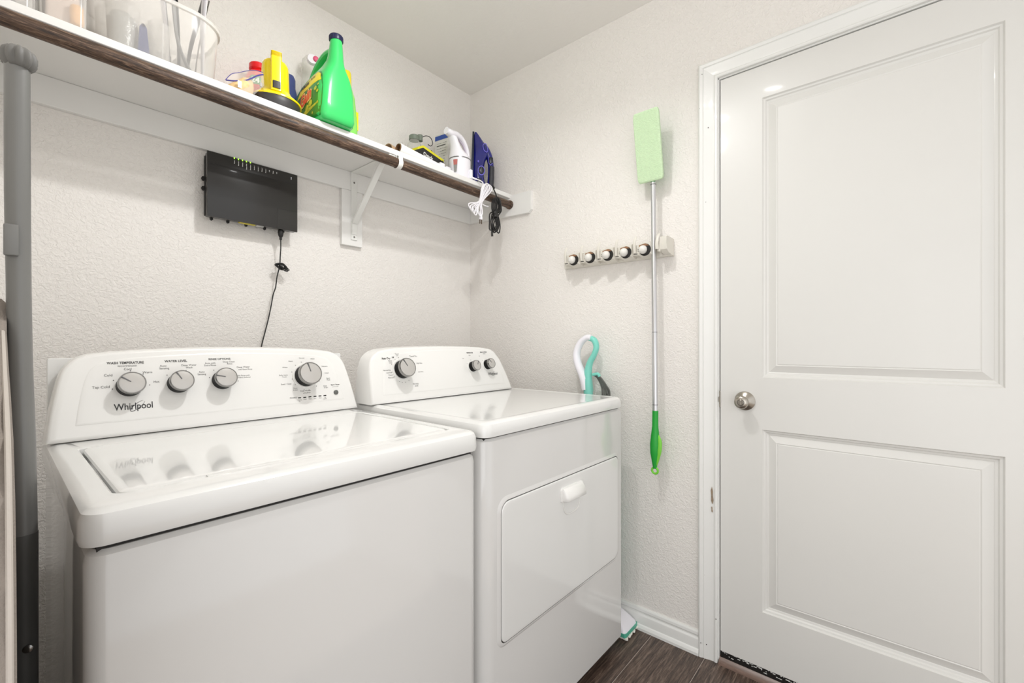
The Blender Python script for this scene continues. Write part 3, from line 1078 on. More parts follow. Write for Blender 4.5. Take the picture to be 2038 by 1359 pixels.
# pull handle with finger pocket
q = NB()
YD = DYF - 0.0068
rings = []
for off, ins in ((-0.001, 0.0), (0.004, 0.0), (0.005, 0.0015)):
    rings.append([V(x, YD - off, z) for x, z in rrect(-0.566 + ins, -0.444 - ins, 0.652 + ins, 0.694 - ins, (0.003, 0.003, 0.010, 0.010), 5)])
loft(q, rings)
hp = finish('pull_handle', q, M['console'], dd)
q = NB()
rings = []
zz = [(0.692, 0.0035, 0.0), (0.690, 0.010, 0.002), (0.682, 0.018, 0.003), (0.668, 0.024, 0.003), (0.658, 0.0245, 0.003), (0.6545, 0.0225, 0.004)]
sec = []
for z, o_, ins in zz:
    sec.append((z, o_, ins))
rings = []
for z, o_, ins in sec:
    rings.append([V(-0.563 + ins, YD - 0.003, z), V(-0.561 + ins, YD - o_ * 0.8, z), V(-0.556 + ins, YD - o_, z), V(-0.454 - ins, YD - o_, z), V(-0.449 - ins, YD - o_ * 0.8, z), V(-0.447 - ins, YD - 0.003, z)])
loft(q, rings)
finish('handle_grip', q, M['console'], hp, sharp=50)
q = NB()
pk = [(-0.552, 0.654), (-0.549, 0.628), (-0.538, 0.612), (-0.520, 0.606), (-0.488, 0.606), (-0.470, 0.612), (-0.460, 0.628), (-0.457, 0.654)]
pc = [(-0.505 + (x + 0.505) * 0.90, 0.654 + (z - 0.654) * 0.88) for x, z in pk]
pd = [(-0.505 + (x + 0.505) * 0.98, 0.654 + (z - 0.654) * 0.97) for x, z in pk]
tube(q, [V(x, YD - 0.0004, z) for x, z in pk], 0.0022, 8, False, 4, (1, 1))
plabel(finish('finger_pocket', q, M['console'], hp, sharp=60), 'shallow rounded finger pocket')

FD = face_fn(-0.480, DZT)
hL = [(0.0, 0.9345), (0.0045, 0.985), (0.0095, 1.041), (0.0170, 1.073), (0.0300, 1.0925), (0.056, 1.1085), (0.095, 1.1155), (0.150, 1.1195), (0.24, 1.1222), (0.33, 1.1236)]
hR = [(0.0, 0.9345), (0.012, 0.980), (0.0245, 1.0204), (0.0395, 1.060), (0.0550, 1.0830), (0.072, 1.1010), (0.096, 1.1110), (0.165, 1.1190), (0.29, 1.1228)]
outd = console_outline(hL, hR, -0.8955, -0.2060, DZT)
pld = [(-0.8500, 0.9614), (-0.8420, 1.0188), (-0.832, 1.0569), (-0.8158, 1.0810), (-0.7817, 1.0954), (-0.6787, 1.1045), (-0.5608, 1.1085), (-0.3927, 1.1045), (-0.3247, 1.0953), (-0.2938, 1.0750), (-0.2739, 1.0388), (-0.2566, 0.9989), (-0.2501, 0.9614)]
con = make_console(t, outd, FD, -0.362, pld)
for x, z, r, dp, a, rg in ((-0.7636, 1.0506, 0.0330, 0.034, -28, 1.16), (-0.4274, 1.0468, 0.0212, 0.028, 35, 1.15), (-0.3413, 1.0519, 0.0212, 0.028, -38, 1.15)):
    make_knob(con, FD, x, z - 0.0095, r, dp * 1.2, a, rg)
q = NB()


def dtx(s, x, z, size, width=None, al='CENTER', bold=0.0):
    text_into(q, s, size, width, lambda u, v: FD(x + u, z + v, 0.00155), al, bold)


dtx('Auto Dry', -0.8177, 1.0790, 0.0085, bold=0.03)
dtx('Heavy', -0.8033, 1.0710, 0.0060)
dtx('Duty', -0.8020, 1.0644, 0.0060)
dtx('Timed', -0.7723, 1.0937, 0.0062)
dtx('Dry', -0.7709, 1.0882, 0.0055)
dtx('Off', -0.7899, 1.0821, 0.0062, bold=0.04)
dtx('Timed Dry', -0.7041, 1.0841, 0.0075)
dtx('High Heat', -0.6827, 1.0589, 0.0062)
dtx('Low Heat', -0.6834, 1.0288, 0.0058)
dtx('Normal Dry', -0.8208, 1.0398, 0.0062)
dtx('Less Dry', -0.8146, 1.0318, 0.0060)
dtx('Casual', -0.8104, 1.0238, 0.0060)
dtx('More Dry', -0.8093, 1.0148, 0.0060)
dtx('Wrinkle', -0.7146, 0.9875, 0.0075)
dtx('Shield', -0.7124, 0.9811, 0.0060)
dtx('TEMPERATURE', -0.4238, 1.0917, 0.0062, 0.036, bold=0.05)
dtx('High', -0.4273, 1.0821, 0.0055)
dtx('Low', -0.4646, 1.0710, 0.0055)
dtx('END OF CYCLE', -0.3441, 1.0932, 0.0062, 0.038, bold=0.05)
dtx('SIGNAL', -0.3410, 1.0871, 0.0045)
dtx('Off', -0.3720, 1.0780, 0.0050)
for cx, cz, r, angs in ((-0.7636, 1.0425, 0.0425, (-62, -30, -8, 22, 60, 90, 120, 150, 172, 190, 205, 240, 262)), (-0.4274, 1.039, 0.028, (-60, 0, 55)), (-0.3413, 1.044, 0.028, (-45, 40))):
    arc_dots(q, FD, cx + 0.002, cz - 0.002, r, angs, 0.0012)
finish('lettering', q, M['print'], con, smooth=False, recalc=False)
q = NB()
text_into(q, 'Whirlpool', 0.0160, 0.0560, lambda u, v: FD(-0.3139 + u, 0.9999 + v, 0.00165), bold=0.015)
swoosh(q, FD, -0.3090, 1.0055, 0.026, 0.011, tilt=0.62)
finish('logo', q, M['logo'], con, smooth=False, recalc=False)

# ------------------------------------------------------------------ modem on the back wall
t = thing('internet_gateway', 'black rectangular internet gateway mounted on the back wall below the shelf', 'modem', (-1.09, 0.0, 1.55))
MX0, MX1, MZ0, MZ1 = -1.2325, -0.9460, 1.545, 1.7565
q = NB()
bm_box(q, (MX0, -0.0600, MZ0), (MX1, -0.0540, MZ1), 0.0015, 2)
bm_box(q, (MX0 + 0.003, -0.0545, MZ0 + 0.002), (MX1 - 0.003, -0.030, MZ1 - 0.002), 0.001, 1)
finish('housing', q, M['modem'], t)
q = NB()
bm_box(q, (MX0 + 0.001, -0.031, MZ0 + 0.006), (MX1 - 0.002, -0.0195, MZ1 - 0.008), 0.002, 1)
for zz in (1.640, 1.672):
    for k in range(5):
        lathe(q, [(0, 0.0085 - abs(k - 2) * 0.0012), (0.0016, 0.0085 - abs(k - 2) * 0.0012)], (MX0 + 0.001 - 0.0002, -0.0235, zz + (k - 2) * 0.0028), (0, 0, 1), 12)
for k, xx in enumerate((-1.212, -1.164, -1.108, -1.048, -0.985)):
    loft(q, [[V(xx - .005, -0.022 - dy, MZ0 + 0.008), V(xx + .005, -0.022 - dy, MZ0 + 0.008), V(xx + .004, -0.022 - dy, MZ0 - 0.0035), V(xx + 0.001, -0.022 - dy, MZ0 - 0.006), V(xx - .003, -0.022 - dy, MZ0 - 0.0035)] for dy in (0, .008)])
finish('back_shell', q, M['modem_dark'], t)
q = NB()
bm_box(q, (-1.205, -0.0195, 1.60), (-0.960, -0.0005, 1.70))
finish('wall_mount', q, M['modem_dark'], t)
q = NB()
bm_box(q, (MX0 + 0.004, -0.0604, 1.7180), (MX1 - 0.004, -0.0596, 1.7188))
bm_box(q, (-1.0180, -0.0604, MZ0 + 0.001), (-1.0172, -0.0596, 1.6190))
bm_box(q, (-1.0180, -0.0604, 1.6184), (MX1 - 0.001, -0.0596, 1.6192))
finish('seam_line', q, M['modem_dark'], t)
lx = [-1.1545 + i * 0.01225 for i in range(12)]
words = ['Power', 'Ethernet', 'Wireless', 'Home PNA', 'Broadband', 'Service 1', 'Service 2', 'Phone 1', 'Phone 2', 'USB', 'Setup', 'OK']
q = NB()
for x, s in zip(lx, words):
    text_into(q, s, 0.0042, None, lambda u, v, x=x: V(x - v * 0.9 + 0.0015, -0.06035, 1.7475 + u), 'RIGHT', 0.05)
text_into(q, 'WPS', 0.0048, None, lambda u, v: V(-0.9690 - v + 0.002, -0.06065, 1.7385 + u), 'CENTER', 0.05)
finish('lettering', q, M['white_print'], t, smooth=False, recalc=False)
for x in lx[:5]:
    q = NB()
    bm_box(q, (x - 0.0016, -0.0603, 1.7520), (x + 0.0016, -0.054, 1.7572))
    plabel(finish('status_light', q, M['led'], t), 'small glowing green light')
q = NB()
lathe(q, [(0, 0.0042), (0.0005, 0.0042)], (-0.9690, -0.0600, 1.7385), (0, -1, 0), 20)
finish('round_button', q, M['blue_dark'], t)
q = NB()
bm_box(q, (-1.136, -0.0520, MZ0 - 0.0008), (-1.086, -0.038, MZ0 + 0.003))
plabel(finish('port_strip', q, M['yellow_port'], t), 'yellow row of ports')
q = NB()
bm_box(q, (-1.082, -0.0500, MZ0 - 0.0012), (-1.058, -0.040, MZ0 + 0.003))
plabel(finish('port_label', q, M['white_print'], t), 'white port label')
# power cable
t = thing('power_cable', 'black power cable hanging from the gateway down behind the washer', 'cable', (-1.0, -0.03, 1.12))
q = NB()
lathe(q, [(0, 0.0085), (0.010, 0.0100), (0.022, 0.0080), (0.027, 0.0045), (0.036, 0.0042), (0.037, 0.0018)], (-0.9985, -0.042, 1.5465), (0, 0, -1), 14)
finish('plug', q, M['cable'], t)
q = NB()
tube(q, [(-0.9985, -0.042, 1.512), (-0.9975, -0.040, 1.48), (-0.9970, -0.034, 1.45), (-0.9965, -0.030, 1.425), (-1.000, -0.030, 1.405), (-1.006, -0.028, 1.375), (-1.0075, -0.024, 1.350), (-1.009, -0.022, 1.335), (-1.016, -0.020, 1.310), (-1.023, -0.018, 1.265), (-1.033, -0.018, 1.215), (-1.045, -0.018, 1.165), (-1.055, -0.016, 1.118), (-1.066, -0.014, 1.05), (-1.072, -0.010, 0.95)], 0.00215, 8)
finish('cord', q, M['cable'], t)
q = NB()
for k in range(6):
    a = 0.019 + 0.004 * math.sin(k * 2.1)
    c = V(-0.992 + 0.003 * math.sin(k), -0.034 - 0.0035 * (k % 3), 1.414 + 0.004 * math.cos(k * 1.7))
    pts = [c + V(a * math.cos(p), 0.002 * math.sin(3 * p), (0.0065 + 0.0012 * (k % 3)) * math.sin(p) - (0.008 if math.cos(p) > 0.6 else 0.0)) for p in [2 * PI * i / 10 for i in range(10)]]
    tube(q, pts, 0.0018, 6, True, 3)
lathe(q, [(-0.004, 0.0085), (0.004, 0.0085)], (-0.996, -0.036, 1.415), (1, 0, 0.1), 10)
finish('cord_bundle', q, M['cable'], t)

# ------------------------------------------------------------------ things on the shelf
S = SZ1


def se_ring(cx, cy, z, hx, hy, p=3.0, n=28, rot=0.0):
    out = []
    for i in range(n):
        a = 2 * PI * i / n
        c, s = math.cos(a), math.sin(a)
        x = hx * math.copysign(abs(c) ** (2 / p), c)
        y = hy * math.copysign(abs(s) ** (2 / p), s)
        out.append(V(cx + x * math.cos(rot) - y * math.sin(rot), cy + x * math.sin(rot) + y * math.cos(rot), z))
    return out


# --- green detergent jug: narrow side to the room, broad label side to the left
t = thing('detergent_jug', 'large green detergent jug with a navy cap and a printed label, overhanging the shelf front', 'detergent', (-0.925, -0.23, S))
q = NB()
gx = -0.9235
# (z, yfront, yback, half width, exponent)
sec = [(0.002, -0.322, -0.105, 0.056, 6), (0.008, -0.328, -0.100, 0.061, 6), (0.022, -0.333, -0.095, 0.0645, 6), (0.060, -0.333, -0.092, 0.0645, 5.5), (0.110, -0.3325, -0.095, 0.0630, 5),
       (0.140, -0.332, -0.104, 0.059, 4.6), (0.160, -0.331, -0.118, 0.053, 4.2), (0.178, -0.330, -0.142, 0.045, 3.6), (0.190, -0.3295, -0.175, 0.038, 3.0), (0.202, -0.329, -0.225, 0.031, 2.6), (0.216, -0.328, -0.262, 0.0265, 2.2), (0.232, -0.3275, -0.272, 0.0240, 2.1), (0.262, -0.3260, -0.279, 0.0212, 2), (0.286, -0.324, -0.283, 0.0192, 2)]
rings = []
for z, yf, yb, hw, p in sec:
    rings.append(se_ring(gx, (yf + yb) / 2, S + z, hw, (yb - yf) / 2, p, 40))
loft(q, rings)
finish('bottle', q, M['green'], t, sharp=50)
q = NB()
tube(q, [(gx, -0.290, S + 0.256), (gx, -0.268, S + 0.262), (gx, -0.235, S + 0.262), (gx, -0.190, S + 0.247), (gx, -0.150, S + 0.214), (gx, -0.126, S + 0.170), (gx, -0.122, S + 0.135)], [0.010, 0.012, 0.013, 0.014, 0.015, 0.018, 0.022], 12, False, 5, (1.25, 1.0), up=(1, 0, 0))
finish('handle', q, M['green'], t)
q = NB()
lathe(q, [(0, 0.0215), (0.002, 0.0225), (0.017, 0.0222), (0.0195, 0.0205), (0.020, 0.001)], (gx, -0.3035, S + 0.284), (0, 0, 1), 28)
for i in range(28):
    a = 2 * PI * i / 28
    c = V(gx + 0.0224 * math.cos(a), -0.3035 + 0.0224 * math.sin(a), S + 0.293)
    bm_box(q, (c.x - 0.0006, c.y - 0.0006, c.z - 0.007), (c.x + 0.0006, c.y + 0.0006, c.z + 0.007))
finish('cap', q, M['navy'], t)
# label on the left broad side; coordinates: u = toward the back (Y), v = height


def side_x(y, z):
    """left surface of the jug at (y, height z above the shelf)"""
    for a, c in zip(sec[:-1], sec[1:]):
        if a[0] <= z <= c[0]:
            f = (z - a[0]) / (c[0] - a[0])
            yf, yb, hw, p = [a[i] + (c[i] - a[i]) * f for i in (1, 2, 3, 4)]
            k = abs((y - (yf + yb) / 2) / ((yb - yf) / 2))
            k = min(k, 0.999)
            return gx - hw * (1 - k ** p) ** (1 / p)
    return gx


def on_side(u, v, off=0.0008):
    return V(side_x(u, v) - off, u, S + v)


def patch(bm, poly, off, n=9):
    """drape a convex polygon (u=Y, v=Z) on the jug side"""
    us = [p[0] for p in poly]
    vs = [p[1] for p in poly]
    v0, v1 = min(vs), max(vs)
    rows = []
    for i in range(n + 1):
        v = v0 + (v1 - v0) * (0.002 + 0.996 * i / n)
        xs = []
        for a, c in zip(poly, poly[1:] + poly[:1]):
            if (a[1] - v) * (c[1] - v) <= 0 and a[1] != c[1]:
                xs.append(a[0] + (c[0] - a[0]) * (v - a[1]) / (c[1] - a[1]))
        if len(xs) < 2:
            continue
        l, r = min(xs), max(xs)
        rows.append([on_side(l + (r - l) * k / 8, v, off) for k in range(9)])
    loft(bm, rows, False, False, False)


def ell(cu, cv, a, c, n=24, e=2.0, tilt=0.0):
    out = []
    for i in range(n):
        t_ = 2 * PI * i / n
        x = a * math.copysign(abs(math.cos(t_)) ** (2 / e), math.cos(t_))
        y = c * math.copysign(abs(math.sin(t_)) ** (2 / e), math.sin(t_))
        out.append((cu + x * math.cos(tilt) - y * math.sin(tilt), cv + x * math.sin(tilt) + y * math.cos(tilt)))
    return out


q = NB()
patch(q, [(-0.312, 0.012), (-0.120, 0.012), (-0.112, 0.05), (-0.114, 0.09), (-0.130, 0.125), (-0.160, 0.152), (-0.205, 0.172), (-0.255, 0.180), (-0.290, 0.172), (-0.312, 0.150), (-0.320, 0.11), (-0.320, 0.05)], 0.0008, 14)
lab = plabel(finish('label', q, M['green_dark'], t), 'green printed label')
q = NB()
patch(q, [(-0.312, 0.130), (-0.300, 0.158), (-0.275, 0.172), (-0.245, 0.172), (-0.205, 0.160), (-0.170, 0.138), (-0.150, 0.108), (-0.185, 0.116), (-0.23, 0.132), (-0.27, 0.137)], 0.0014, 8)
finish('label_banner', q, M['label_yellow'], lab)
q = NB()
patch(q, [(-0.306, 0.052), (-0.304, 0.062), (-0.24, 0.060), (-0.17, 0.040), (-0.130, 0.024), (-0.125, 0.018), (-0.20, 0.032), (-0.26, 0.046)], 0.0012, 6)
for u, v, s in ((-0.286, 0.108, .008), (-0.298, 0.096, .006), (-0.262, 0.110, .004), (-0.30, 0.118, .004), (-0.145, 0.06, .005), (-0.135, 0.072, .003), (-0.27, 0.030, .005), (-0.255, 0.068, .013), (-0.232, 0.058, .012)):
    patch(q, ell(u, v, s, s, 12), 0.0016, 4)
finish('label_splash', q, M['label_lime'], lab)
q = NB()
text_into(q, 'Gain', 0.058, 0.088, lambda u, v: on_side(-0.222 - u * 0.93, 0.078 + v + u * 0.22, 0.0022), 'CENTER', 0.09)
finish('brand_outline', q, M['label_cream'], lab, smooth=False, recalc=False)
q = NB()
text_into(q, 'Gain', 0.055, 0.083, lambda u, v: on_side(-0.222 - u * 0.93, 0.079 + v + u * 0.22, 0.0030), 'CENTER', 0.03)
finish('brand_name', q, M['label_red'], lab, smooth=False, recalc=False)
q = NB()
text_into(q, '100%', 0.026, 0.056, lambda u, v: on_side(-0.205 - u, 0.139 + v * 0.8 + u * 0.10, 0.0026), 'CENTER', 0.04)
text_into(q, 'MORE', 0.012, 0.030, lambda u, v: on_side(-0.255 - u, 0.153 + v + u * 0.05, 0.0026), 'CENTER', 0.02)
text_into(q, 'ORIGINAL', 0.008, 0.06, lambda u, v: on_side(-0.21 - u, 0.027 + v, 0.0026), 'CENTER', 0.0)
finish('label_print', q, M['label_black'], lab, smooth=False, recalc=False)

# --- yellow lantern standing on its black lens ring
t = thing('lantern_flashlight', 'yellow lantern flashlight standing face down on its black lens ring', 'flashlight', (-1.083, -0.222, S))
lc = V(-1.088, -0.216, S)
q = NB()
lathe(q, [(0.001, 0.066), (0.004, 0.0720), (0.020, 0.0755), (0.034, 0.0760), (0.038, 0.074)], lc, (0, 0, 1), 40)
plabel(finish('lens_ring', q, M['charcoal'], t), 'black rubber lens ring')
q = NB()
lathe(q, [(0.035, 0.0772), (0.040, 0.0772), (0.048, 0.0690), (0.058, 0.0560), (0.066, 0.0490), (0.080, 0.0415), (0.150, 0.0390), (0.160, 0.0380), (0.167, 0.0340), (0.169, 0.028), (0.169, 0.001)], lc + V(0.003, 0, 0), (0, 0, 1), 40)
body = finish('body', q, M['yellow'], t, sharp=40)
q = NB()
ang = R(-106)
d = V(math.cos(ang), math.sin(ang), 0)
s = V(-d.y, d.x, 0)


def hb(bm, r0, r1, w, z0, z1, bv=0.0):
    pts = rrect(r0, r1, -w, w, bv if bv else 0.0004, 3)
    loft(bm, [[lc + d * u + s * v + V(0, 0, z0) for u, v in pts], [lc + d * u + s * v + V(0, 0, z1) for u, v in pts]])


hb(q, 0.054, 0.070, 0.0150, 0.076, 0.170, 0.005)
hb(q, 0.030, 0.070, 0.0150, 0.156, 0.171, 0.005)
hb(q, 0.030, 0.0695, 0.0155, 0.050, 0.080, 0.005)
finish('handle', q, M['yellow'], t)
q = NB()
hb(q, 0.066, 0.0722, 0.0110, 0.056, 0.078, 0.003)
plabel(finish('switch', q, M['charcoal'], t), 'black square switch')
q = NB()
d2 = V(math.cos(R(-160)), math.sin(R(-160)), 0)
bm_box(q, (lc.x - 0.050, lc.y - 0.022, S + 0.066), (lc.x - 0.044, lc.y - 0.016, S + 0.078))
bm_box(q, (lc.x + 0.006, lc.y - 0.022, S + 0.168), (lc.x + 0.014, lc.y - 0.014, S + 0.173))
finish('strap_eyelet', q, M['black'], t)

# --- red bottle behind the lantern
t = thing('red_bottle', 'red plastic bottle with a red cap and green sticker behind the yellow flashlight', 'bottle', (-1.105, -0.105, S))
c = V(-1.083, -0.064, S)
q = NB()
lathe(q, [(0.001, 0.036), (0.01, 0.042), (0.130, 0.042), (0.168, 0.0405), (0.190, 0.033), (0.200, 0.025), (0.208, 0.022)], c, (0, 0, 1), 32)
finish('bottle', q, M['red'], t, sharp=45)
q = NB()
lathe(q, [(0.204, 0.0245), (0.208, 0.0275), (0.224, 0.0270), (0.228, 0.024), (0.229, 0.001)], c, (0, 0, 1), 28)
finish('cap', q, M['red'], t)


def cyl_map(c, r, a0, z0):
    def f(u, v, off=0.0006):
        a = a0 + u / r
        return c + V((r + off) * math.cos(a), (r + off) * math.sin(a), z0 + v)
    return f


cm = cyl_map(c, 0.0415, R(-120), 0.140)
q = NB()
loft(q, [[cm(-w + 2 * w * k / 8, v) for k in range(9)] for v, w in ((0.0, 0.016), (0.010, 0.021), (0.020, 0.021), (0.030, 0.013))], False, False, False)
st = finish('sticker', q, M['sticker_green'], t)
q = NB()
text_into(q, '24', 0.024, None, lambda u, v: cm(u, v + 0.006, 0.0014), 'CENTER', 0.04)
finish('sticker_number', q, M['sticker_white'], st, smooth=False, recalc=False)

# --- zip bag with tan contents left of the flashlight
t = thing('zip_bag', 'clear zip bag of tan contents with a violet zipper beside the flashlight', 'bag', (-1.175, -0.235, S))
q = NB()
rings = []
for z, hx, hy, cy in ((0.0015, 0.030, 0.030, -0.240), (0.012, 0.038, 0.034, -0.240), (0.026, 0.036, 0.032, -0.240), (0.042, 0.027, 0.024, -0.240), (0.056, 0.014, 0.010, -0.240)):
    ring = []
    for i, p in enumerate(se_ring(-1.210 + z * 0.45, cy - 0.010, S + z, hx, hy, 2.2, 24)):
        ring.append(p + V(random.uniform(-.002, .002), random.uniform(-.002, .002), (p.x + 1.202) * 0.45 * (z / 0.06)))
    rings.append(ring)
loft(q, rings)
finish('contents', q, M['pasta'], t, sharp=60)
q = NB()
zl = [(-1.236, -0.250, 0.036), (-1.218, -0.264, 0.036), (-1.194, -0.274, 0.044), (-1.178, -0.276, 0.056), (-1.160, -0.280, 0.072), (-1.146, -0.284, 0.080)]
base = [(-1.226, -0.266, 0.004), (-1.212, -0.284, 0.004), (-1.200, -0.290, 0.004), (-1.188, -0.290, 0.004), (-1.180, -0.290, 0.004), (-1.174, -0.288, 0.004)]
back = [(-1.236, -0.248, 0.038), (-1.218, -0.240, 0.066), (-1.198, -0.238, 0.080), (-1.180, -0.246, 0.090), (-1.162, -0.262, 0.094), (-1.146, -0.280, 0.088)]


def sh_(l):
    return [V(a, b_, S + c_) for a, b_, c_ in l]


loft(q, [catmull(sh_(base), 4), catmull([V(a, b_ - 0.006, S + c_ * 0.55) for a, b_, c_ in zl], 4), catmull(sh_(zl), 4), catmull(sh_(back), 4)], False, False, False)
finish('bag_film', q, M['film'], t, sharp=80)
q = NB()
tube(q, sh_(zl), 0.0020, 6)
finish('zipper', q, M['zipper'], t)
q = NB()
tube(q, sh_(back), 0.0011, 6)
finish('bag_edge', q, M['zipper'], t)
q = NB()
bm_box(q, (-1.218, -0.2915, S + 0.008), (-1.208, -0.2905, S + 0.028))
finish('bag_print', q, M['window_grey'], t)

# --- blue bottle and clear sprayer between flashlight and jug
t = thing('blue_bottle', 'blue bottle standing between the yellow flashlight and the green jug', 'bottle', (-0.972, -0.065, S))
q = NB()
rings = []
for z, hx, hy in ((0.001, 0.026, 0.030), (0.01, 0.030, 0.034), (0.165, 0.029, 0.033), (0.190, 0.024, 0.027)):
    rings.append(se_ring(-0.985, -0.062, S + z, hx, hy, 4, 24))
loft(q, rings)
finish('bottle', q, M['navy_light'], t)
q = NB()
rings = [se_ring(-0.985, -0.062, S + z, hx, hx, 3, 24) for z, hx in ((0.188, 0.026), (0.222, 0.026), (0.236, 0.021), (0.240, 0.010))]
loft(q, rings)
finish('cap', q, M['navy_light'], t)
t = thing('clear_bottle', 'clear domed bottle with a pink button peeking behind the green jug', 'bottle', (-0.895, -0.05, S))
q = NB()
lathe(q, [(0.001, 0.030), (0.008, 0.034), (0.300, 0.034), (0.335, 0.030), (0.352, 0.018), (0.356, 0.002)], (-0.893, -0.052, S), (0, 0, 1), 28)
finish('bottle', q, M['clear'], t)
q = NB()
lathe(q, [(0.0, 0.020), (0.012, 0.018), (0.014, 0.001)], (-0.900, -0.080, S + 0.325), (-0.3, -1, 0.1), 20)
cp = finish('nozzle', q, M['white_plastic'], t)
q = NB()
sphere(q, (-0.893, -0.096, S + 0.327), 0.0115, 16, (1, 0.6, 1))
plabel(finish('button', q, M['pink'], t), 'pink button')
# --- yellow-green bottle on the far side of the jug
t = thing('yellow_green_bottle', 'lime bottle with a yellow cap just right of the green jug', 'bottle', (-0.790, -0.13, S))
q = NB()
rings = []
for z, hx, hy in ((0.001, 0.040, 0.026), (0.01, 0.044, 0.030), (0.10, 0.044, 0.030), (0.20, 0.034, 0.026), (0.250, 0.018, 0.018)):
    rings.append(se_ring(-0.806, -0.150, S + z, hx, hy, 3, 28))
loft(q, rings)
finish('bottle', q, mat('lime_bottle', rgb(150, 232, 110), 0.3, vary=0.05), t)
q = NB()
lathe(q, [(0.245, 0.020), (0.292, 0.019), (0.300, 0.016), (0.302, 0.001)], (-0.803, -0.150, S), (0, 0, 1), 24)
finish('cap', q, M['yellow_dim'], t)
q = NB()
bm_box(q, (-0.770, -0.166, S + 0.085), (-0.7605, -0.135, S + 0.155))
finish('label', q, M['label_yellow'], t)

# --- left end: clear basin with kitchen bits
BX0, BX1, BY0, BY1 = -1.528, -1.245, -0.287, -0.040
t = thing('clear_basin', 'large clear rounded plastic basin full of kitchen tools at the left of the shelf', 'basin', (-1.387, -0.163, S))
q = NB()
prof = [(0.0015, 0.022, 0.050), (0.0015, 0.020, 0.055), (0.010, 0.014, 0.062), (0.150, 0.001, 0.085), (0.168, 0.000, 0.088)]
rings = [[V(x, y, S + z) for x, y in rrect(BX0 + ins, BX1 - ins, BY0 + ins, BY1 - ins, r, 8)] for z, ins, r in prof]
loft(q, rings, True, True, False)
bas = finish('basin_wall', q, M['milky'], t, sharp=50)
q = NB()
rings = [[V(x, y, S + z) for x, y in rrect(BX0 - o_, BX1 + o_, BY0 - o_, BY1 + o_, 0.088, 8)] for z, o_ in ((0.160, 0.0), (0.161, 0.0042), (0.170, 0.0046), (0.173, 0.002), (0.171, -0.0015), (0.160, -0.0010))]
loft(q, rings, True, False, False)
finish('rim', q, M['rim_clear'], t, sharp=50)


def cup(name, label, x, y, r, h, z0=0.003, grp=None, fill=None, mt='milky'):
    t_ = thing(name, label, 'container', (x, y, S + z0), grp)
    qq = NB()
    lathe(qq, [(0.0, r * 0.80), (0.002, r * 0.86), (h * 0.97, r), (h, r * 1.03), (h, r * 0.98)], (x, y, S + z0), (0, 0, 1), 28, True, False)
    finish('cup_wall', qq, M[mt], t_)
    if fill:
        qq = NB()
        rings_ = []
        for f, k in ((0.03, 0.78), (0.2, 0.86), (0.45, 0.84), (0.7, 0.90), (0.86, 0.62)):
            ring_ = []
            for i in range(20):
                a_ = 2 * PI * i / 20
                rr_ = r * k * (1 + 0.09 * math.sin(a_ * 5 + f * 17) + 0.05 * math.sin(a_ * 9 + f * 31))
                ring_.append(V(x + rr_ * math.cos(a_), y + rr_ * math.sin(a_), S + z0 + h * f))
            rings_.append(ring_)
        loft(qq, rings_)
        plabel(finish('contents', qq, M[fill[0]], t_, sharp=70), fill[1])
    return t_


cup('clear_cup', 'clear cup with crinkled film inside, left in the basin', -1.463, -0.226, 0.034, 0.125, fill=('foil', 'crinkled clear film'))
cup('clear_cup', 'narrow empty clear cup in the basin right of the blue scraper', -1.390, -0.236, 0.024, 0.115)
t = thing('blue_scraper', 'dark blue tapered scraper handle standing in the basin between the two cups', 'utensil', (-1.427, -0.262, S + 0.004))
q = NB()
loft(q, [[V(-1.427 + sx * w, -0.262 + sy * 0.003 + (z - 0.004) * 0.08, S + z) for sx, sy in ((-1, -1), (1, -1), (1, 1), (-1, 1))] for z, w in ((0.006, 0.0125), (0.085, 0.0072), (0.090, 0.0045))])
finish('scraper', q, M['navy_light'], t)
q = NB()
lathe(q, [(0, 0.0065), (0.003, 0.0075), (0.006, 0.005)], (-1.427, -0.2555, S + 0.087), (0, 0, 1), 12, squash=(1, 0.6))
finish('scraper_tip', q, M['navy'], t)
t = thing('white_bag', 'crumpled white plastic bag in the right end of the basin', 'bag', (-1.288, -0.15, S + 0.004))
q = NB()
rings = []
for f, k in ((0.0, 0.55), (0.1, 0.85), (0.35, 1.0), (0.6, 0.98), (0.8, 0.75), (0.95, 0.4)):
    ring = []
    for i in range(24):
        a = 2 * PI * i / 24
        rr_ = 0.034 * k * (1 + 0.10 * math.sin(a * 4 + f * 11) + 0.06 * math.sin(a * 9 + f * 23))
        ring.append(V(-1.308 + rr_ * math.cos(a) * 0.85, -0.104 + rr_ * 0.85 * math.sin(a) * 1.4, S + 0.004 + 0.130 * f))
    rings.append(ring)
loft(q, rings)
finish('bag_body', q, M['paper'], t, sharp=70)
t = thing('brown_box', 'grey brown upright box seen through the clear basin', 'box', (-1.36, -0.11, S + 0.004))
q = NB()
bm_box(q, (-1.392, -0.150, S + 0.004), (-1.345, -0.085, S + 0.095), 0.002, 1)
finish('box_body', q, mat('taupe_card', rgb(150, 142, 128), 0.7, vary=0.06), t)
# utensils standing in the basin, handles above the rim


def utensil(label, pts, r, mk, sq=(1.6, 0.5), nm='kitchen_utensil'):
    t_ = thing(nm, label, 'utensil', pts[0], 'utensils standing in the clear basin')
    qq = NB()
    tube(qq, pts, [k * 1.45 for k in r] if isinstance(r, list) else r, 10, False, 5, sq)
    finish('handle', qq, M[mk], t_)
    return t_


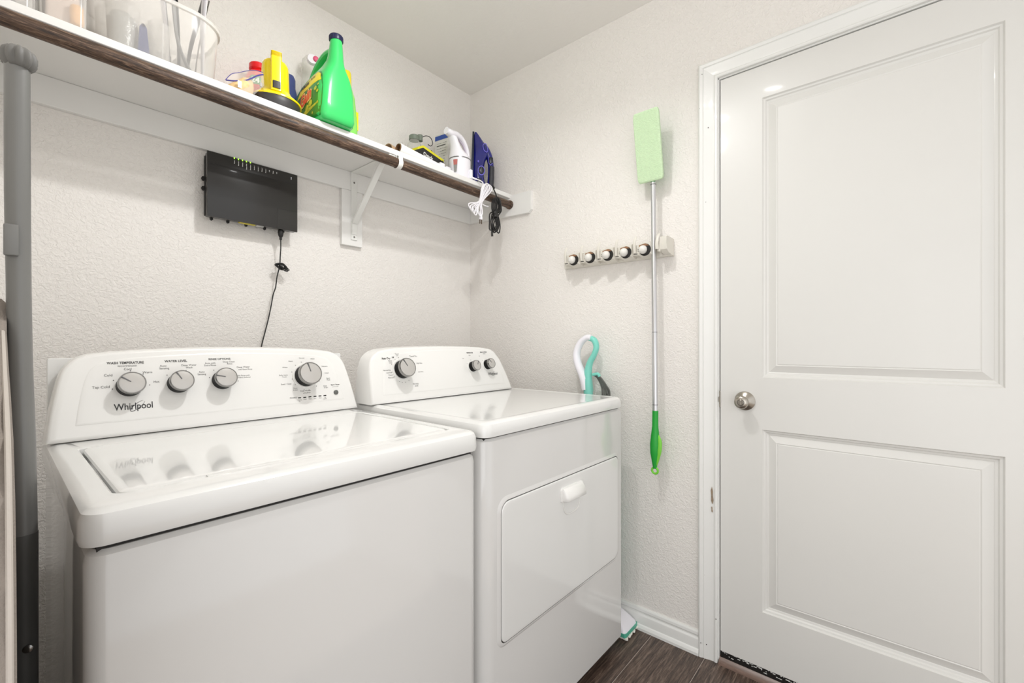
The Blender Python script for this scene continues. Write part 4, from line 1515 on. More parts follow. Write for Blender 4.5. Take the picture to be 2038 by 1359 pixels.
utensil('long grey curved utensil crossing behind the basin wall', [(-1.300, -0.222, S + 0.010), (-1.322, -0.215, S + 0.05), (-1.338, -0.205, S + 0.10), (-1.345, -0.195, S + 0.16), (-1.350, -0.185, S + 0.27)], [0.009, 0.006, 0.006, 0.006, 0.007], 'utensil_grey')
utensil('white utensil handle standing left of the dark ones in the basin', [(-1.355, -0.170, S + 0.02), (-1.360, -0.165, S + 0.15), (-1.372, -0.160, S + 0.30)], [0.006, 0.007, 0.009], 'white_plastic')
utensil('dark utensil handle with a slim neck above the basin rim', [(-1.330, -0.165, S + 0.02), (-1.332, -0.165, S + 0.15), (-1.337, -0.165, S + 0.22), (-1.344, -0.165, S + 0.32)], [0.004, 0.005, 0.007, 0.009], 'utensil_dark')
utensil('pale leaning utensil handle crossing the dark ones', [(-1.284, -0.208, S + 0.02), (-1.283, -0.208, S + 0.12), (-1.282, -0.208, S + 0.20), (-1.276, -0.205, S + 0.29)], [0.004, 0.006, 0.008, 0.009], 'white_plastic')
utensil('dark utensil leaning right out of the basin', [(-1.318, -0.180, S + 0.02), (-1.305, -0.170, S + 0.12), (-1.286, -0.160, S + 0.21), (-1.262, -0.150, S + 0.31)], [0.004, 0.006, 0.008, 0.010], 'utensil_dark')
utensil('thin metal skewer leaning right out of the basin', [(-1.300, -0.190, S + 0.02), (-1.285, -0.180, S + 0.14), (-1.255, -0.165, S + 0.30)], 0.0018, 'chrome', (1, 1))
cup('clear_jar', 'clear narrow jar behind the first cup in the basin', -1.478, -0.130, 0.028, 0.150)

# two clear boxes at the far left


def clear_box(label, x0, x1, y0, y1, h, fill):
    t_ = thing('clear_box', label, 'container', ((x0 + x1) / 2, (y0 + y1) / 2, S))
    qq = NB()
    prof_ = [(0.0015, 0.005, 0.012), (0.006, 0.002, 0.014), (h, 0.0, 0.016)]
    loft(qq, [[V(x, y, S + z) for x, y in rrect(x0 + i_, x1 - i_, y0 + i_, y1 - i_, r_, 4)] for z, i_, r_ in prof_], True, True, False)
    finish('box_wall', qq, M['milky'], t_)
    qq = NB()
    loft(qq, [[V(x, y, S + z) for x, y in rrect(x0 - i_, x1 + i_, y0 - i_, y1 + i_, 0.016, 4)] for z, i_ in ((h, 0.0), (h + 0.001, 0.003), (h + 0.012, 0.003), (h + 0.014, -0.004))])
    finish('lid', qq, M['milky'], t_)
    for (mk, lb, bx) in fill:
        qq = NB()
        (a0, b0, c0), (a1, b1, c1) = bx
        bm_box(qq, (a0, b0, S + c0), (a1, b1, S + c1), 0.008, 3)
        bmesh.ops.subdivide_edges(qq, edges=[e for e in qq.edges if e.calc_length() > 0.02], cuts=2, use_grid_fill=True)
        for v_ in qq.verts:
            v_.co += V(random.uniform(-.002, .002), random.uniform(-.0015, .0015), random.uniform(-.002, .002))
        plabel(finish('contents', qq, M[mk], t_, sharp=70), lb)
    return t_


clear_box('clear plastic box with peach and orange contents left of the basin', -1.6150, -1.5345, -0.288, -0.120, 0.150,
          [('peach', 'pale folded contents', ((-1.603, -0.262, 0.006), (-1.547, -0.135, 0.130))), ('orange', 'orange soft item', ((-1.563, -0.279, 0.014), (-1.541, -0.264, 0.062)))])
clear_box('clear plastic box with grey contents at the far left end of the shelf', -1.7250, -1.6215, -0.288, -0.120, 0.150,
          [('utensil_grey', 'grey contents', ((-1.712, -0.270, 0.006), (-1.650, -0.140, 0.11)))])

# --- paper roll lying along the shelf front
t = thing('paper_roll', 'white paper roll on a cardboard core lying along the shelf front', 'roll', (-0.53, -0.275, S))
q = NB()
a0, a1 = V(-0.657, -0.281, S + 0.0198), V(-0.372, -0.274, S + 0.0085)
dv = (a1 - a0)
lathe(q, [(0.0, 0.0190), (0.002, 0.0193), (dv.length, 0.0080), (dv.length, 0.0060), (0.001, 0.0165), (0.0, 0.0190)], a0, dv, 32, False, False)
finish('paper', q, M['paper'], t, sharp=50)
q = NB()
lathe(q, [(-0.003, 0.0145), (-0.003, 0.0164), (0.06, 0.0140), (0.06, 0.0120), (0.02, 0.0138), (-0.003, 0.0145)], a0, dv, 32, False, False)
finish('core', q, M['card_dark'], t, sharp=50)
t = thing('cardboard_tube', 'short brown cardboard tube lying behind the end of the white roll', 'tube', (-0.68, -0.235, S))
q = NB()
lathe(q, [(0.0, 0.0170), (0.0, 0.0190), (0.085, 0.0190), (0.085, 0.0170), (0.0, 0.0170)], (-0.683, -0.250, S + 0.0195), (1.0, 0.35, 0), 28, False, False)
finish('tube_wall', q, M['cardboard'], t)

# --- clear spray bottle with grey cap and wire loop
t = thing('clear_flask', 'clear plastic flask with a grey green cap and wire loop behind the roll', 'bottle', (-0.45, -0.085, S))
fc = V(-0.437, -0.088, S)
q = NB()
lathe(q, [(0.001, 0.030), (0.006, 0.034), (0.140, 0.033), (0.168, 0.029), (0.180, 0.022), (0.186, 0.021)], fc, (0, 0, 1), 24)
finish('flask_wall', q, M['clear'], t)
q = NB()
lathe(q, [(0.182, 0.0240), (0.200, 0.0238), (0.204, 0.020), (0.205, 0.001)], fc, (0, 0, 1), 24)
lathe(q, [(0.186, 0.012), (0.213, 0.012), (0.215, 0.001)], fc + V(0.026, -0.008, 0), (0, 0, 1), 16)
finish('cap', q, mat('grey_green_cap', rgb(118, 128, 116), 0.45, vary=0.06), t)
q = NB()
tube(q, [fc + V(0.034, -0.010, 0.205), fc + V(0.060, -0.010, 0.222), fc + V(0.085, -0.012, 0.220), fc + V(0.096, -0.012, 0.198), fc + V(0.084, -0.012, 0.182), fc + V(0.070, -0.010, 0.186)], 0.0017, 8)
finish('wire_loop', q, M['cable'], t)
q = NB()
bm_box(q, (fc.x - 0.016, fc.y - 0.026, S + 0.02), (fc.x + 0.014, fc.y + 0.012, S + 0.135), 0.004, 2)
finish('contents', q, M['window_grey'], t)

# --- black and yellow carton
t = thing('yellow_black_carton', 'long low black carton with a yellow top edge and white lettering behind the roll', 'box', (-0.41, -0.19, S))
kA, kB = V(-0.512, -0.212, S), V(-0.352, -0.192, S)
dk = (kB - kA).normalized()
nk = V(dk.y, -dk.x, 0)


def KP(u, w, z):
    return kA + dk * u - nk * w + V(0, 0, z)


q = NB()
Lk = (kB - kA).length
loft(q, [[KP(0, w, 0.001), KP(Lk, w, 0.001), KP(Lk, w, 0.092), KP(0.032, w, 0.1105), KP(0, w, 0.092)] for w in (0.0, 0.05)])
kb = finish('carton_body', q, M['black'], t, sharp=20)
q = NB()
loft(q, [[KP(-0.0005, w, 0.083), KP(0.032, w, 0.101), KP(Lk, w, 0.083), KP(Lk + .0005, w, 0.0930), KP(0.032, w, 0.1115), KP(-0.0005, w, 0.093)] for w in (-0.0008, 0.0508)])
finish('yellow_edge', q, mat('carton_yellow', rgb(226, 218, 40), 0.45, vary=0.05), kb, sharp=20)
q = NB()
text_into(q, 'Ozark', 0.024, 0.060, lambda u, v: KP(0.062 + u, -0.0012, 0.066 + v - u * 0.10), 'CENTER', 0.04)
text_into(q, 'LED', 0.012, 0.024, lambda u, v: KP(0.140 + u, -0.0012, 0.060 + v - u * 0.10), 'CENTER', 0.04)
finish('lettering', q, M['white_print'], kb, smooth=False, recalc=False)
q = NB()
tube(q, [KP(0.085, 0.02, 0.090), KP(0.11, 0.018, 0.097), KP(0.135, 0.010, 0.099), KP(0.152, 0.003, 0.090), KP(0.155, -0.003, 0.072)], 0.0032, 8)
tube(q, [KP(0.100, 0.022, 0.090), KP(0.098, 0.022, 0.112), KP(0.106, 0.022, 0.120), KP(0.118, 0.022, 0.108), KP(0.121, 0.022, 0.094)], 0.0014, 6)
finish('carry_strap', q, M['cable'], t)
# white plugs / adapters in front of it
for i, (x, y, lb) in enumerate(((-0.408, -0.238, 'white rounded plug left of its twin in front of the black carton'), (-0.372, -0.236, 'white rounded plug right of its twin beside the steamer'))):
    t = thing('white_plug', lb, 'plug', (x, y, S))
    q = NB()
    bm_box(q, (x - 0.014, y - 0.014, S + 0.001), (x + 0.014, y + 0.012, S + 0.048 - i * 0.006), 0.005, 3)
    finish('plug_body', q, M['white_plastic'], t)

# --- grey carton with blue stripe, leaning
t = thing('printed_carton', 'pale grey carton with a blue stripe and small print behind the steamer', 'box', (-0.29, -0.10, S))
q = NB()
cw, chh = 0.088, 0.250
tl = R(3)


def CPt(u, v, w):
    # u runs toward the room (-Y), v up with a slight lean, w to the right
    y = u * math.cos(tl) + v * math.sin(tl)
    z = -u * math.sin(tl) + v * math.cos(tl)
    return V(-0.3010 + w + u * 0.05, -0.058 - y, S + 0.0075 + z)


loft(q, [[CPt(0, 0, w), CPt(cw, 0, w), CPt(cw, chh, w), CPt(0, chh, w)] for w in (0, 0.05)])
cb = finish('carton_body', q, M['carton'], t, sharp=20)
q = NB()
loft(q, [[CPt(0, 0.222, -0.0006), CPt(cw, 0.222, -0.0006)], [CPt(0, 0.243, -0.0006), CPt(cw, 0.243, -0.0006)]], False, False, False)
finish('blue_stripe', q, M['carton_blue'], cb, recalc=False)
q = NB()
random.seed(3)
for k in range(11):
    v = 0.205 - k * 0.0125
    hgt = 0.0042 if k == 1 else 0.0014
    u0 = 0.014
    while u0 < cw - 0.012:
        w_ = 0.060 if k == 1 else random.uniform(0.004, 0.014)
        w_ = min(w_, cw - 0.008 - u0)
        if random.random() < 0.8 or k == 1:
            loft(q, [[CPt(u0, v, -0.0008), CPt(u0 + w_, v, -0.0008)], [CPt(u0, v + hgt, -0.0008), CPt(u0 + w_, v + hgt, -0.0008)]], False, False, False)
        u0 += w_ + 0.003
finish('small_print', q, M['print'], cb, smooth=False, recalc=False)
t = thing('black_blue_box', 'black box with a light blue band behind the white steamer', 'box', (-0.225, -0.08, S))
q = NB()
bm_box(q, (-0.244, -0.110, S + 0.001), (-0.205, -0.05, S + 0.200), 0.006, 2)
bb = finish('box_body', q, M['iron_black'], t)
q = NB()
bm_box(q, (-0.2448, -0.1112, S + 0.120), (-0.2045, -0.0495, S + 0.146))
finish('blue_band', q, mat('band_blue', rgb(40, 100, 190), 0.4), bb)

# --- handheld steamer, kettle shaped
t = thing('garment_steamer', 'white handheld garment steamer with an arched handle on the shelf', 'steamer', (-0.255, -0.235, S))
sc = V(-0.296, -0.238, S)
q = NB()
lathe(q, [(0.001, 0.040), (0.004, 0.0455), (0.060, 0.0490), (0.092, 0.0495)], sc, (0, 0, 1), 36)
finish('water_tank', q, M['white_plastic'], t, sharp=40)
q = NB()
lathe(q, [(0.0915, 0.0502), (0.0965, 0.0502)], sc, (0, 0, 1), 36)
finish('grey_band', q, M['grey_band'], t)
q = NB()
# upper body tapers and bends to the nozzle at the left
up_ = [((0.000, 0.0965), 0.0495, 0.0495), ((-0.001, 0.106), 0.0480, 0.0480), ((-0.0100, 0.120), 0.0370, 0.040), ((-0.022, 0.136), 0.0235, 0.032), ((-0.030, 0.154), 0.0175, 0.027), ((-0.036, 0.170), 0.0165, 0.024), ((-0.044, 0.186), 0.0170, 0.022)]
rings = []
for (dx, z), hx, hy in up_:
    rings.append([p + V(0, 0, 0) for p in se_ring(sc.x + dx, sc.y, S + z, hx, hy, 2.1, 28)])
loft(q, rings)
finish('upper_body', q, M['white_plastic'], t, sharp=60)
q = NB()
tube(q, [sc + V(-0.078, 0.0, 0.203), sc + V(-0.055, 0.0, 0.199), sc + V(-0.026, 0.0, 0.203), sc + V(0.008, 0.0, 0.196), sc + V(0.034, 0.0, 0.172), sc + V(0.047, 0.0, 0.140), sc + V(0.048, 0.0, 0.112), sc + V(0.042, 0, 0.097)], [0.013, 0.016, 0.0145, 0.0115, 0.0100, 0.0095, 0.0095, 0.010], 14, False, 6, (1.0, 1.35), up=(0, 0, 1))
finish('arched_handle', q, M['white_plastic'], t, sharp=60)
q = NB()
tube(q, [sc + V(-0.004, 0.0, 0.184), sc + V(0.022, 0.0, 0.166), sc + V(0.0360, 0.0, 0.138), sc + V(0.0370, 0.0, 0.112)], 0.0036, 10, False, 5, (0.5, 1.3), up=(0, 0, 1))
finish('grip_lining', q, M['lilac'], t)
q = NB()
lathe(q, [(0.0, 0.0145), (0.004, 0.016), (0.005, 0.014)], sc + V(-0.078, 0, 0.203), (-1, 0, 0.05), 20)
finish('nozzle', q, M['white_plastic'], t)
cmt = cyl_map(sc, 0.0490, R(-156), 0.0)
q = NB()
loft(q, [[cmt(-w + 2 * w * k / 5, v, 0.0008) for k in range(6)] for v, w in ((0.026, 0.0055), (0.045, 0.008), (0.082, 0.0105))], False, False, False)
tw = finish('tank_window', q, M['window_grey'], t)
q = NB()
loft(q, [[cmt(-w + 2 * w * k / 5, v, 0.0014) for k in range(6)] for v, w in ((0.058, 0.0085), (0.081, 0.0098))], False, False, False)
plabel(finish('window_mark', q, M['window_red'], tw), 'red mark in the window')
q = NB()
bm_box(q, (sc.x + 0.012, sc.y - 0.058, S + 0.004), (sc.x + 0.026, sc.y - 0.040, S + 0.046), 0.002, 1)
tube(q, [sc + V(0.018, -0.056, 0.012), sc + V(0.032, -0.064, 0.006), sc + V(0.040, -0.070, 0.004)], 0.004, 8)
finish('cord_inlet', q, M['white_plastic'], t)
# its white cord, bundled and hanging in front of the rod
q = NB()
tube(q, [sc + V(0.040, -0.070, 0.004), V(-0.235, -0.322, S - 0.006), V(-0.238, -0.332, S - 0.035), V(-0.246, -0.335, S - 0.065), V(-0.262, -0.335, S - 0.11)], 0.0028, 8)
random.seed(5)
for k in range(7):
    o1 = (k - 3) * 0.0035
    top = V(-0.222 + o1 * 1.5, -0.335 - (k % 3) * 0.004, S - 0.012 - abs(o1) * 0.8)
    kn = V(-0.262 + o1 * 0.5, -0.335 - (k % 2) * 0.004, S - 0.105)
    bt = V(-0.292 + o1 * 2.0 + (0.01 if k > 3 else 0), -0.335 - (k % 3) * 0.004, S - 0.158 - (k % 3) * 0.008)
    side = V(0.006 + 0.002 * (k % 3), 0, 0)
    tube(q, [top, top + side + V(0.006, 0, -0.02), kn + side * 0.4, bt + V(0.012, 0, 0.02), bt, bt + V(-0.020, 0.0, 0.028), kn - side * 0.6, top - side + V(-0.010, 0, -0.025)], 0.0026, 6, True, 4)
tube(q, [V(-0.262, -0.334, S - 0.105), V(-0.235, -0.330, S - 0.112), V(-0.205, -0.330, S - 0.112)], 0.0028, 8)
cw_ = finish('cord', q, M['white_cable'], t)
q = NB()
lathe(q, [(0, 0.004), (0.010, 0.0085), (0.026, 0.0100), (0.028, 0.008)], (-0.263, -0.338, S - 0.158), (0.06, 0, -1), 12, squash=(1, 0.7))
pw = finish('plug', q, M['white_plastic'], t)
for dx in (-0.0055, 0.0055):
    q = NB()
    bm_box(q, (-0.262 + dx - 0.0006, -0.341, S - 0.204), (-0.262 + dx + 0.0006, -0.336, S - 0.185))
    finish('prong', q, M['prong'], pw)

# --- clothes iron standing on its heel, sole to the left
t = thing('clothes_iron', 'navy blue clothes iron standing upright on its heel at the right end of the shelf', 'iron', (-0.100, -0.190, S))
ix, iy = -0.118, -0.185
# half-width (y) as function of height; sole plane at left, tilted
q = NB()
secs = [(0.001, 0.000, 0.100, 0.046), (0.020, 0.000, 0.098, 0.052), (0.060, -0.002, 0.082, 0.054), (0.100, -0.004, 0.074, 0.050), (0.150, -0.002, 0.084, 0.042), (0.190, 0.002, 0.104, 0.034), (0.225, 0.006, 0.098, 0.025), (0.255, 0.010, 0.072, 0.016), (0.285, 0.015, 0.044, 0.006), (0.298, 0.018, 0.030, 0.002)]
# local: x from sole (left) to top of body
SOLE = -0.168


def irn(z, x0, x1, hw):
    pts = []
    for k in range(16):
        a = 2 * PI * k / 16
        c_, s_ = math.cos(a), math.sin(a)
        xx = (x0 + x1) / 2 + (x1 - x0) / 2 * math.copysign(abs(c_) ** 0.75, c_)
        pts.append(V(SOLE + xx, iy + hw * math.copysign(abs(s_) ** 0.8, s_), S + z))
    return pts


loft(q, [irn(*s_) for s_ in secs])
ib = finish('body', q, M['iron_navy'], t, sharp=50)
q = NB()
ss = [(0.004, 0.055), (0.060, 0.056), (0.120, 0.052), (0.180, 0.042), (0.230, 0.028), (0.275, 0.012), (0.300, 0.001)]
lx_ = [(z, w, -0.004 + z * 0.055) for z, w in ss]
rings = []
for z, w, dx in lx_:
    rings.append([V(SOLE + dx - 0.009, iy - w, S + z), V(SOLE + dx + 0.003, iy - w, S + z), V(SOLE + dx + 0.003, iy + w, S + z), V(SOLE + dx - 0.009, iy + w, S + z)])
loft(q, rings)
plabel(finish('sole_plate', q, M['sole'], t), 'dark metal sole plate')
# handle
q = NB()
tube(q, [(SOLE + 0.046, iy, S + 0.012), (SOLE + 0.085, iy, S + 0.010), (SOLE + 0.112, iy, S + 0.030), (SOLE + 0.122, iy, S + 0.090), (SOLE + 0.124, iy, S + 0.140), (SOLE + 0.114, iy, S + 0.180), (SOLE + 0.094, iy, S + 0.212), (SOLE + 0.060, iy, S + 0.240)], [0.020, 0.018, 0.016, 0.0155, 0.0165, 0.018, 0.018, 0.016], 14, False, 6, (1, 1.2), up=(0, 1, 0))
finish('handle', q, M['iron_navy'], t, sharp=60)
q = NB()
tube(q, [(SOLE + 0.1215, iy - 0.003, S + 0.035), (SOLE + 0.1265, iy - 0.003, S + 0.085), (SOLE + 0.1285, iy - 0.003, S + 0.135)], [0.0165, 0.0175, 0.0165], 14, False, 5, (1, 1.1), up=(0, 1, 0))
finish('grip', q, M['handle_grey'], t)
q = NB()
bm_box(q, (SOLE + 0.108, iy - 0.026, S + 0.142), (SOLE + 0.136, iy - 0.012, S + 0.176), 0.006, 3)
hb_ = finish('steam_button', q, M['iron_black'], t)
q = NB()
tube(q, [(SOLE + 0.106, iy - 0.0255, S + 0.174), (SOLE + 0.106, iy - 0.0265, S + 0.148), (SOLE + 0.118, iy - 0.0265, S + 0.139), (SOLE + 0.132, iy - 0.0255, S + 0.146)], 0.0018, 6)
finish('button_trim', q, M['iron_violet'], hb_)
q = NB()
dcx, dcz = SOLE + 0.056, S + 0.100
lathe(q, [(0, 0.0230), (0.006, 0.0225), (0.007, 0.0185), (0.004, 0.0180)], (dcx, iy - 0.046, dcz), (0.05, -1, 0), 28)
dl = finish('dial_ring', q, M['iron_violet'], t)
q = NB()
lathe(q, [(0.003, 0.0178), (0.010, 0.0165), (0.012, 0.012), (0.012, 0.001)], (dcx, iy - 0.046, dcz), (0.05, -1, 0), 24)
bm_box(q, (dcx - 0.003, iy - 0.062, dcz - 0.014), (dcx + 0.003, iy - 0.056, dcz + 0.014), 0.001, 1)
finish('dial', q, M['iron_black'], dl)
q = NB()
tube(q, [(SOLE + 0.088, iy - 0.0245, S + 0.236), (SOLE + 0.070, iy - 0.0285, S + 0.228), (SOLE + 0.074, iy - 0.0305, S + 0.205), (SOLE + 0.094, iy - 0.0285, S + 0.196), (SOLE + 0.100, iy - 0.0255, S + 0.210)], 0.0022, 6, True)
finish('fill_cap', q, M['iron_violet'], t)
q = NB()
sphere(q, (SOLE + 0.036, iy - 0.050, S + 0.142), 0.0060, 12)
finish('pilot_light', q, M['iron_violet'], t)
q = NB()
bm_box(q, (SOLE + 0.030, iy - 0.056, S + 0.030), (SOLE + 0.058, iy - 0.048, S + 0.062), 0.003, 2)
finish('heel_panel', q, M['iron_black'], t)
# black cord
q = NB()
tube(q, [(SOLE + 0.088, iy - 0.060, S + 0.016), (SOLE + 0.062, iy - 0.080, S + 0.012), (SOLE + 0.024, iy - 0.116, S + 0.006), (SOLE + 0.014, iy - 0.134, S - 0.012)], [0.0065, 0.0055, 0.0050, 0.0045], 10)
iron_parts = list(t.children)
finish('cord_sleeve', q, M['cable'], t)
q = NB()
cx0 = SOLE + 0.014
tube(q, [(cx0, iy - 0.130, S - 0.012), (cx0 + 0.004, iy - 0.145, S - 0.05), (cx0 + 0.002, iy - 0.150, S - 0.10), (cx0 - 0.006, iy - 0.150, S - 0.15)], 0.0030, 8)
random.seed(11)
for k in range(6):
    dx = (k - 2.5) * 0.006
    yy = iy - 0.148 - (k % 3) * 0.006
    c = V(-0.166 + dx * 0.5, yy, S)
    tube(q, [c + V(0.012, 0, -0.062), c + V(0.034 - k * 0.002, 0, -0.088), c + V(0.026, 0, -0.118), c + V(-0.006 + dx, 0, -0.140), c + V(-0.026, 0, -0.180 - (k % 3) * .006), c + V(-0.008 + dx, 0, -0.218 - (k % 2) * .008), c + V(0.018, 0, -0.192), c + V(0.006, 0, -0.150), c + V(-0.010, 0, -0.118), c + V(-0.006, 0, -0.080)], 0.0030, 6, True, 4)
lathe(q, [(-0.012, 0.012), (0.012, 0.012)], (-0.168, iy - 0.153, S - 0.142), (0, 0.0, 1), 12)
tube(q, [(-0.182, iy - 0.150, S - 0.19), (-0.185, iy - 0.150, S - 0.225), (-0.183, iy - 0.150, S - 0.245)], [0.003, 0.004, 0.0055], 8)
finish('cord', q, M['cable'], t)

IR = R(-40)
t.rotation_euler = (0, 0, IR)
for ch in t.children:
    if ch in iron_parts:
        ch.scale = (0.76, 0.88, 1.04)
    else:
        ch.rotation_euler = (0, 0, -IR)

# ------------------------------------------------------------------ mop rack on the right wall
t = thing('mop_rack', 'white wall rack with five grip balls and folding hooks on the right wall', 'rack', (0.0, -0.86, 1.49))
q = NB()
zl0 = 1.463
bm_box(q, (-0.024, -1.106, zl0), (-0.0008, -0.625, 1.523), 0.003, 2)
finish('back_rail', q, M['rack'], t)
slots = [-0.702, -0.783, -0.8645, -0.9425, -1.0210]
for i, y in enumerate(slots):
    q = NB()
    # housing: open block with sloping floor
    w = 0.0255
    loft(q, [[V(-0.020, y - w, zl0), V(-0.020, y + w, zl0), V(-0.020, y + w, 1.521), V(-0.020, y - w, 1.521)],
             [V(-0.062, y - w, zl0 + 0.006), V(-0.062, y + w, zl0 + 0.006), V(-0.062, y + w, 1.518), V(-0.062, y - w, 1.518)],
             [V(-0.068, y - w + .003, zl0 + 0.011), V(-0.068, y + w - .003, zl0 + 0.011), V(-0.068, y + w - .003, 1.514), V(-0.068, y - w + .003, 1.514)]])
    hs = finish('grip_housing', q, M['rack'], t)
    q = NB()
    lathe(q, [(0.0, 0.0235), (0.0022, 0.0230)], (-0.0675, y - 0.0015, 1.4885), (-1, 0, 0), 24)
    finish('rubber_cup', q, M['grip_black'], hs)
    q = NB()
    pts = [(0.0225, 0.004), (0.0215, 0.018), (-0.004, 0.0225), (-0.020, 0.012), (-0.010, 0.0135), (0.010, 0.010)]
    prism(q, pts, lambda u, v, h: V(-0.0695 - h, y + u, 1.490 + v), 0.0, 0.0008)
    finish('cup_rim', q, M['grip_brown'], hs)
    q = NB()
    sphere(q, (-0.0735, y + 0.0045, 1.4890), 0.0165, 20)
    finish('grip_ball', q, M['ball'], hs)
for i, y in enumerate([-0.662, -0.7425, -0.8238, -0.9035, -0.982]):
    q = NB()
    bm_box(q, (-0.058, y - 0.012, zl0 + 0.010), (-0.020, y + 0.014, 1.512), 0.003, 2)
    hk = finish('hook_mount', q, M['rack'], t)
    q = NB()
    tube(q, [(-0.061, y + 0.004, 1.482), (-0.064, y + 0.004, 1.500), (-0.066, y + 0.003, 1.520), (-0.064, y + 0.001, 1.536), (-0.058, y - 0.001, 1.548)], [0.0042, 0.0044, 0.0042, 0.0036, 0.0018], 8, False, 4, (1.0, 1.5), up=(1, 0, 0))
    finish('hook', q, M['rack'], hk)
    q = NB()
    for dz in (-0.003, 0.004):
        sphere(q, (-0.0585, y - 0.0085, 1.492 + dz), 0.0016, 8)
    bm_box(q, (-0.0592, y - 0.006, 1.4775), (-0.0575, y + 0.010, 1.4795))
    finish('hinge_pin', q, M['grip_black'], hk)
q = NB()
loft(q, [[V(-0.001, y, zl0), V(-0.055, y, zl0 + 0.008), V(-0.070, y, zl0 + 0.018), V(-0.076, y, zl0 + 0.040), V(-0.074, y, 1.525), V(-0.064, y, 1.530), V(-0.001, y, 1.528)] for y in (-1.0835, -1.108)])
finish('end_block', q, M['rack'], t, sharp=40)
q = NB()
bm_box(q, (-0.070, -1.0835, zl0 + 0.012), (-0.024, -1.070, 1.514), 0.003, 2)
hk = finish('hook_mount', q, M['rack'], t)
q = NB()
tube(q, [(-0.073, -1.072, 1.484), (-0.076, -1.072, 1.502), (-0.074, -1.073, 1.520), (-0.068, -1.075, 1.535), (-0.062, -1.077, 1.543)], [0.0045, 0.0045, 0.004, 0.0035, 0.002], 8, False, 4, (1.0, 1.5), up=(1, 0, 0))
finish('hook', q, M['rack'], hk)

# --- flat mop hanging head up in the rack
t = thing('flat_mop', 'flat mop with a pale green pad and green handle hanging head up in the rack', 'mop', (-0.058, -1.05, 0.64))
q = NB()
T0, T1 = V(-0.057, 0, 1.746), V(-0.104, 0, 1.994)
ya, yb = -0.994, -1.0925
nrm = (T1 - T0).cross(V(0, 1, 0)).normalized()
if nrm.x > 0:
    nrm = -nrm


def MP(u, v, w):
    p = T0.lerp(T1, v)
    return V(p.x, ya + (yb - ya) * u, p.z) + nrm * w


out = rrect(0, 1, 0, 1, 0.08, 4)
loft(q, [[MP(u, v, 0.0) for u, v in out], [MP(0.5 + (u - .5) * 1.02, 0.5 + (v - .5) * 1.008, 0.004) for u, v in out], [MP(u, v, 0.010) for u, v in out], [MP(0.5 + (u - .5) * 0.95, 0.5 + (v - .5) * 0.975, 0.012) for u, v in out]])
pd_ = finish('pad', q, M['mop_pad'], t, sharp=40)
# nubs of the pad: real relief, too small to pick apart
q = NB()
for i in range(22):
    for j in range(54):
        u, v = 0.045 + 0.91 * (i + 0.5 * (j % 2)) / 22, 0.03 + 0.94 * j / 53
        c = MP(u, v, 0.0115)
        a = 0.0016
        p = [c + V(0, a, 0), c + (T1 - T0).normalized() * a, c + V(0, -a, 0), c - (T1 - T0).normalized() * a]
        vs = [q.verts.new(k) for k in p] + [q.verts.new(c + nrm * 0.0017)]
        for k in range(4):
            q.faces.new((vs[k], vs[(k + 1) % 4], vs[4]))
nb = finish('pad_nubs', q, M['mop_pad'], pd_, smooth=False, recalc=False)
nb['kind'] = 'stuff'
q = NB()
loft(q, [[MP(u, v, -0.006) for u, v in rrect(0.06, 0.94, 0.03, 0.97, 0.05, 3)], [MP(u, v, 0.0) for u, v in rrect(0.06, 0.94, 0.03, 0.97, 0.05, 3)]])
finish('head_plate', q, M['mop_green'], t)
q = NB()
tube(q, [(-0.0545, -1.048, 1.758), (-0.0550, -1.049, 1.735)], 0.0085, 12, False, 2)
finish('swivel_neck', q, M['mop_green'], t)
q = NB()
P0, P1 = V(-0.0550, -1.0495, 1.742), V(-0.0600, -1.0600, 0.862)
lathe(q, [(0, 0.0092), (0.37, 0.0092), (0.372, 0.0100), ((P1 - P0).length, 0.0100)], P0, P1 - P0, 20)
pl = finish('pole', q, M['pole'], t)
for zz in (1.175, 0.902, 1.733):
    q = NB()
    f = (P0.z - zz) / (P0.z - P1.z)
    c = P0.lerp(P1, f)
    lathe(q, [(-0.001, 0.0104), (0.001, 0.0104)], c, P1 - P0, 20)
    finish('joint_ring', q, M['pole_ring'], pl)
q = NB()
H = [(0.880, .0112), (0.86, 0.0112), (0.82, 0.0115), (0.79, 0.0150), (0.755, 0.0185), (0.72, 0.0175), (0.69, 0.0120), (0.672, 0.0085), (0.662, 0.0070)]
lathe(q, [(0.880 - z, r) for z, r in H], (-0.0600, -1.0600, 0.880), (0.004, 0.010, -1), 20)
finish('handle', q, M['mop_green'], t)
q = NB()
tube(q, [(-0.0605, -1.0700, 0.792), (-0.0620, -1.0780, 0.765), (-0.0620, -1.0760, 0.730), (-0.0600, -1.0665, 0.690), (-0.0590, -1.0585, 0.668)], [0.003, 0.0075, 0.0085, 0.0065, 0.005], 10)
tube(q, [V(-0.0590, -1.058 + 0.0115 * math.sin(2 * PI * k / 12), 0.654 + 0.0115 * math.cos(2 * PI * k / 12)) for k in range(12)], 0.0042, 8, True, 2)
plabel(finish('grip_strip', q, M['mop_lime'], t), 'lime grip strip and hanging ring')

# ------------------------------------------------------------------ steam mop between dryer and right wall
t = thing('steam_mop', 'white and mint steam mop standing between the dryer and the right wall', 'mop', (-0.065, -0.92, 0.0))
q = NB()
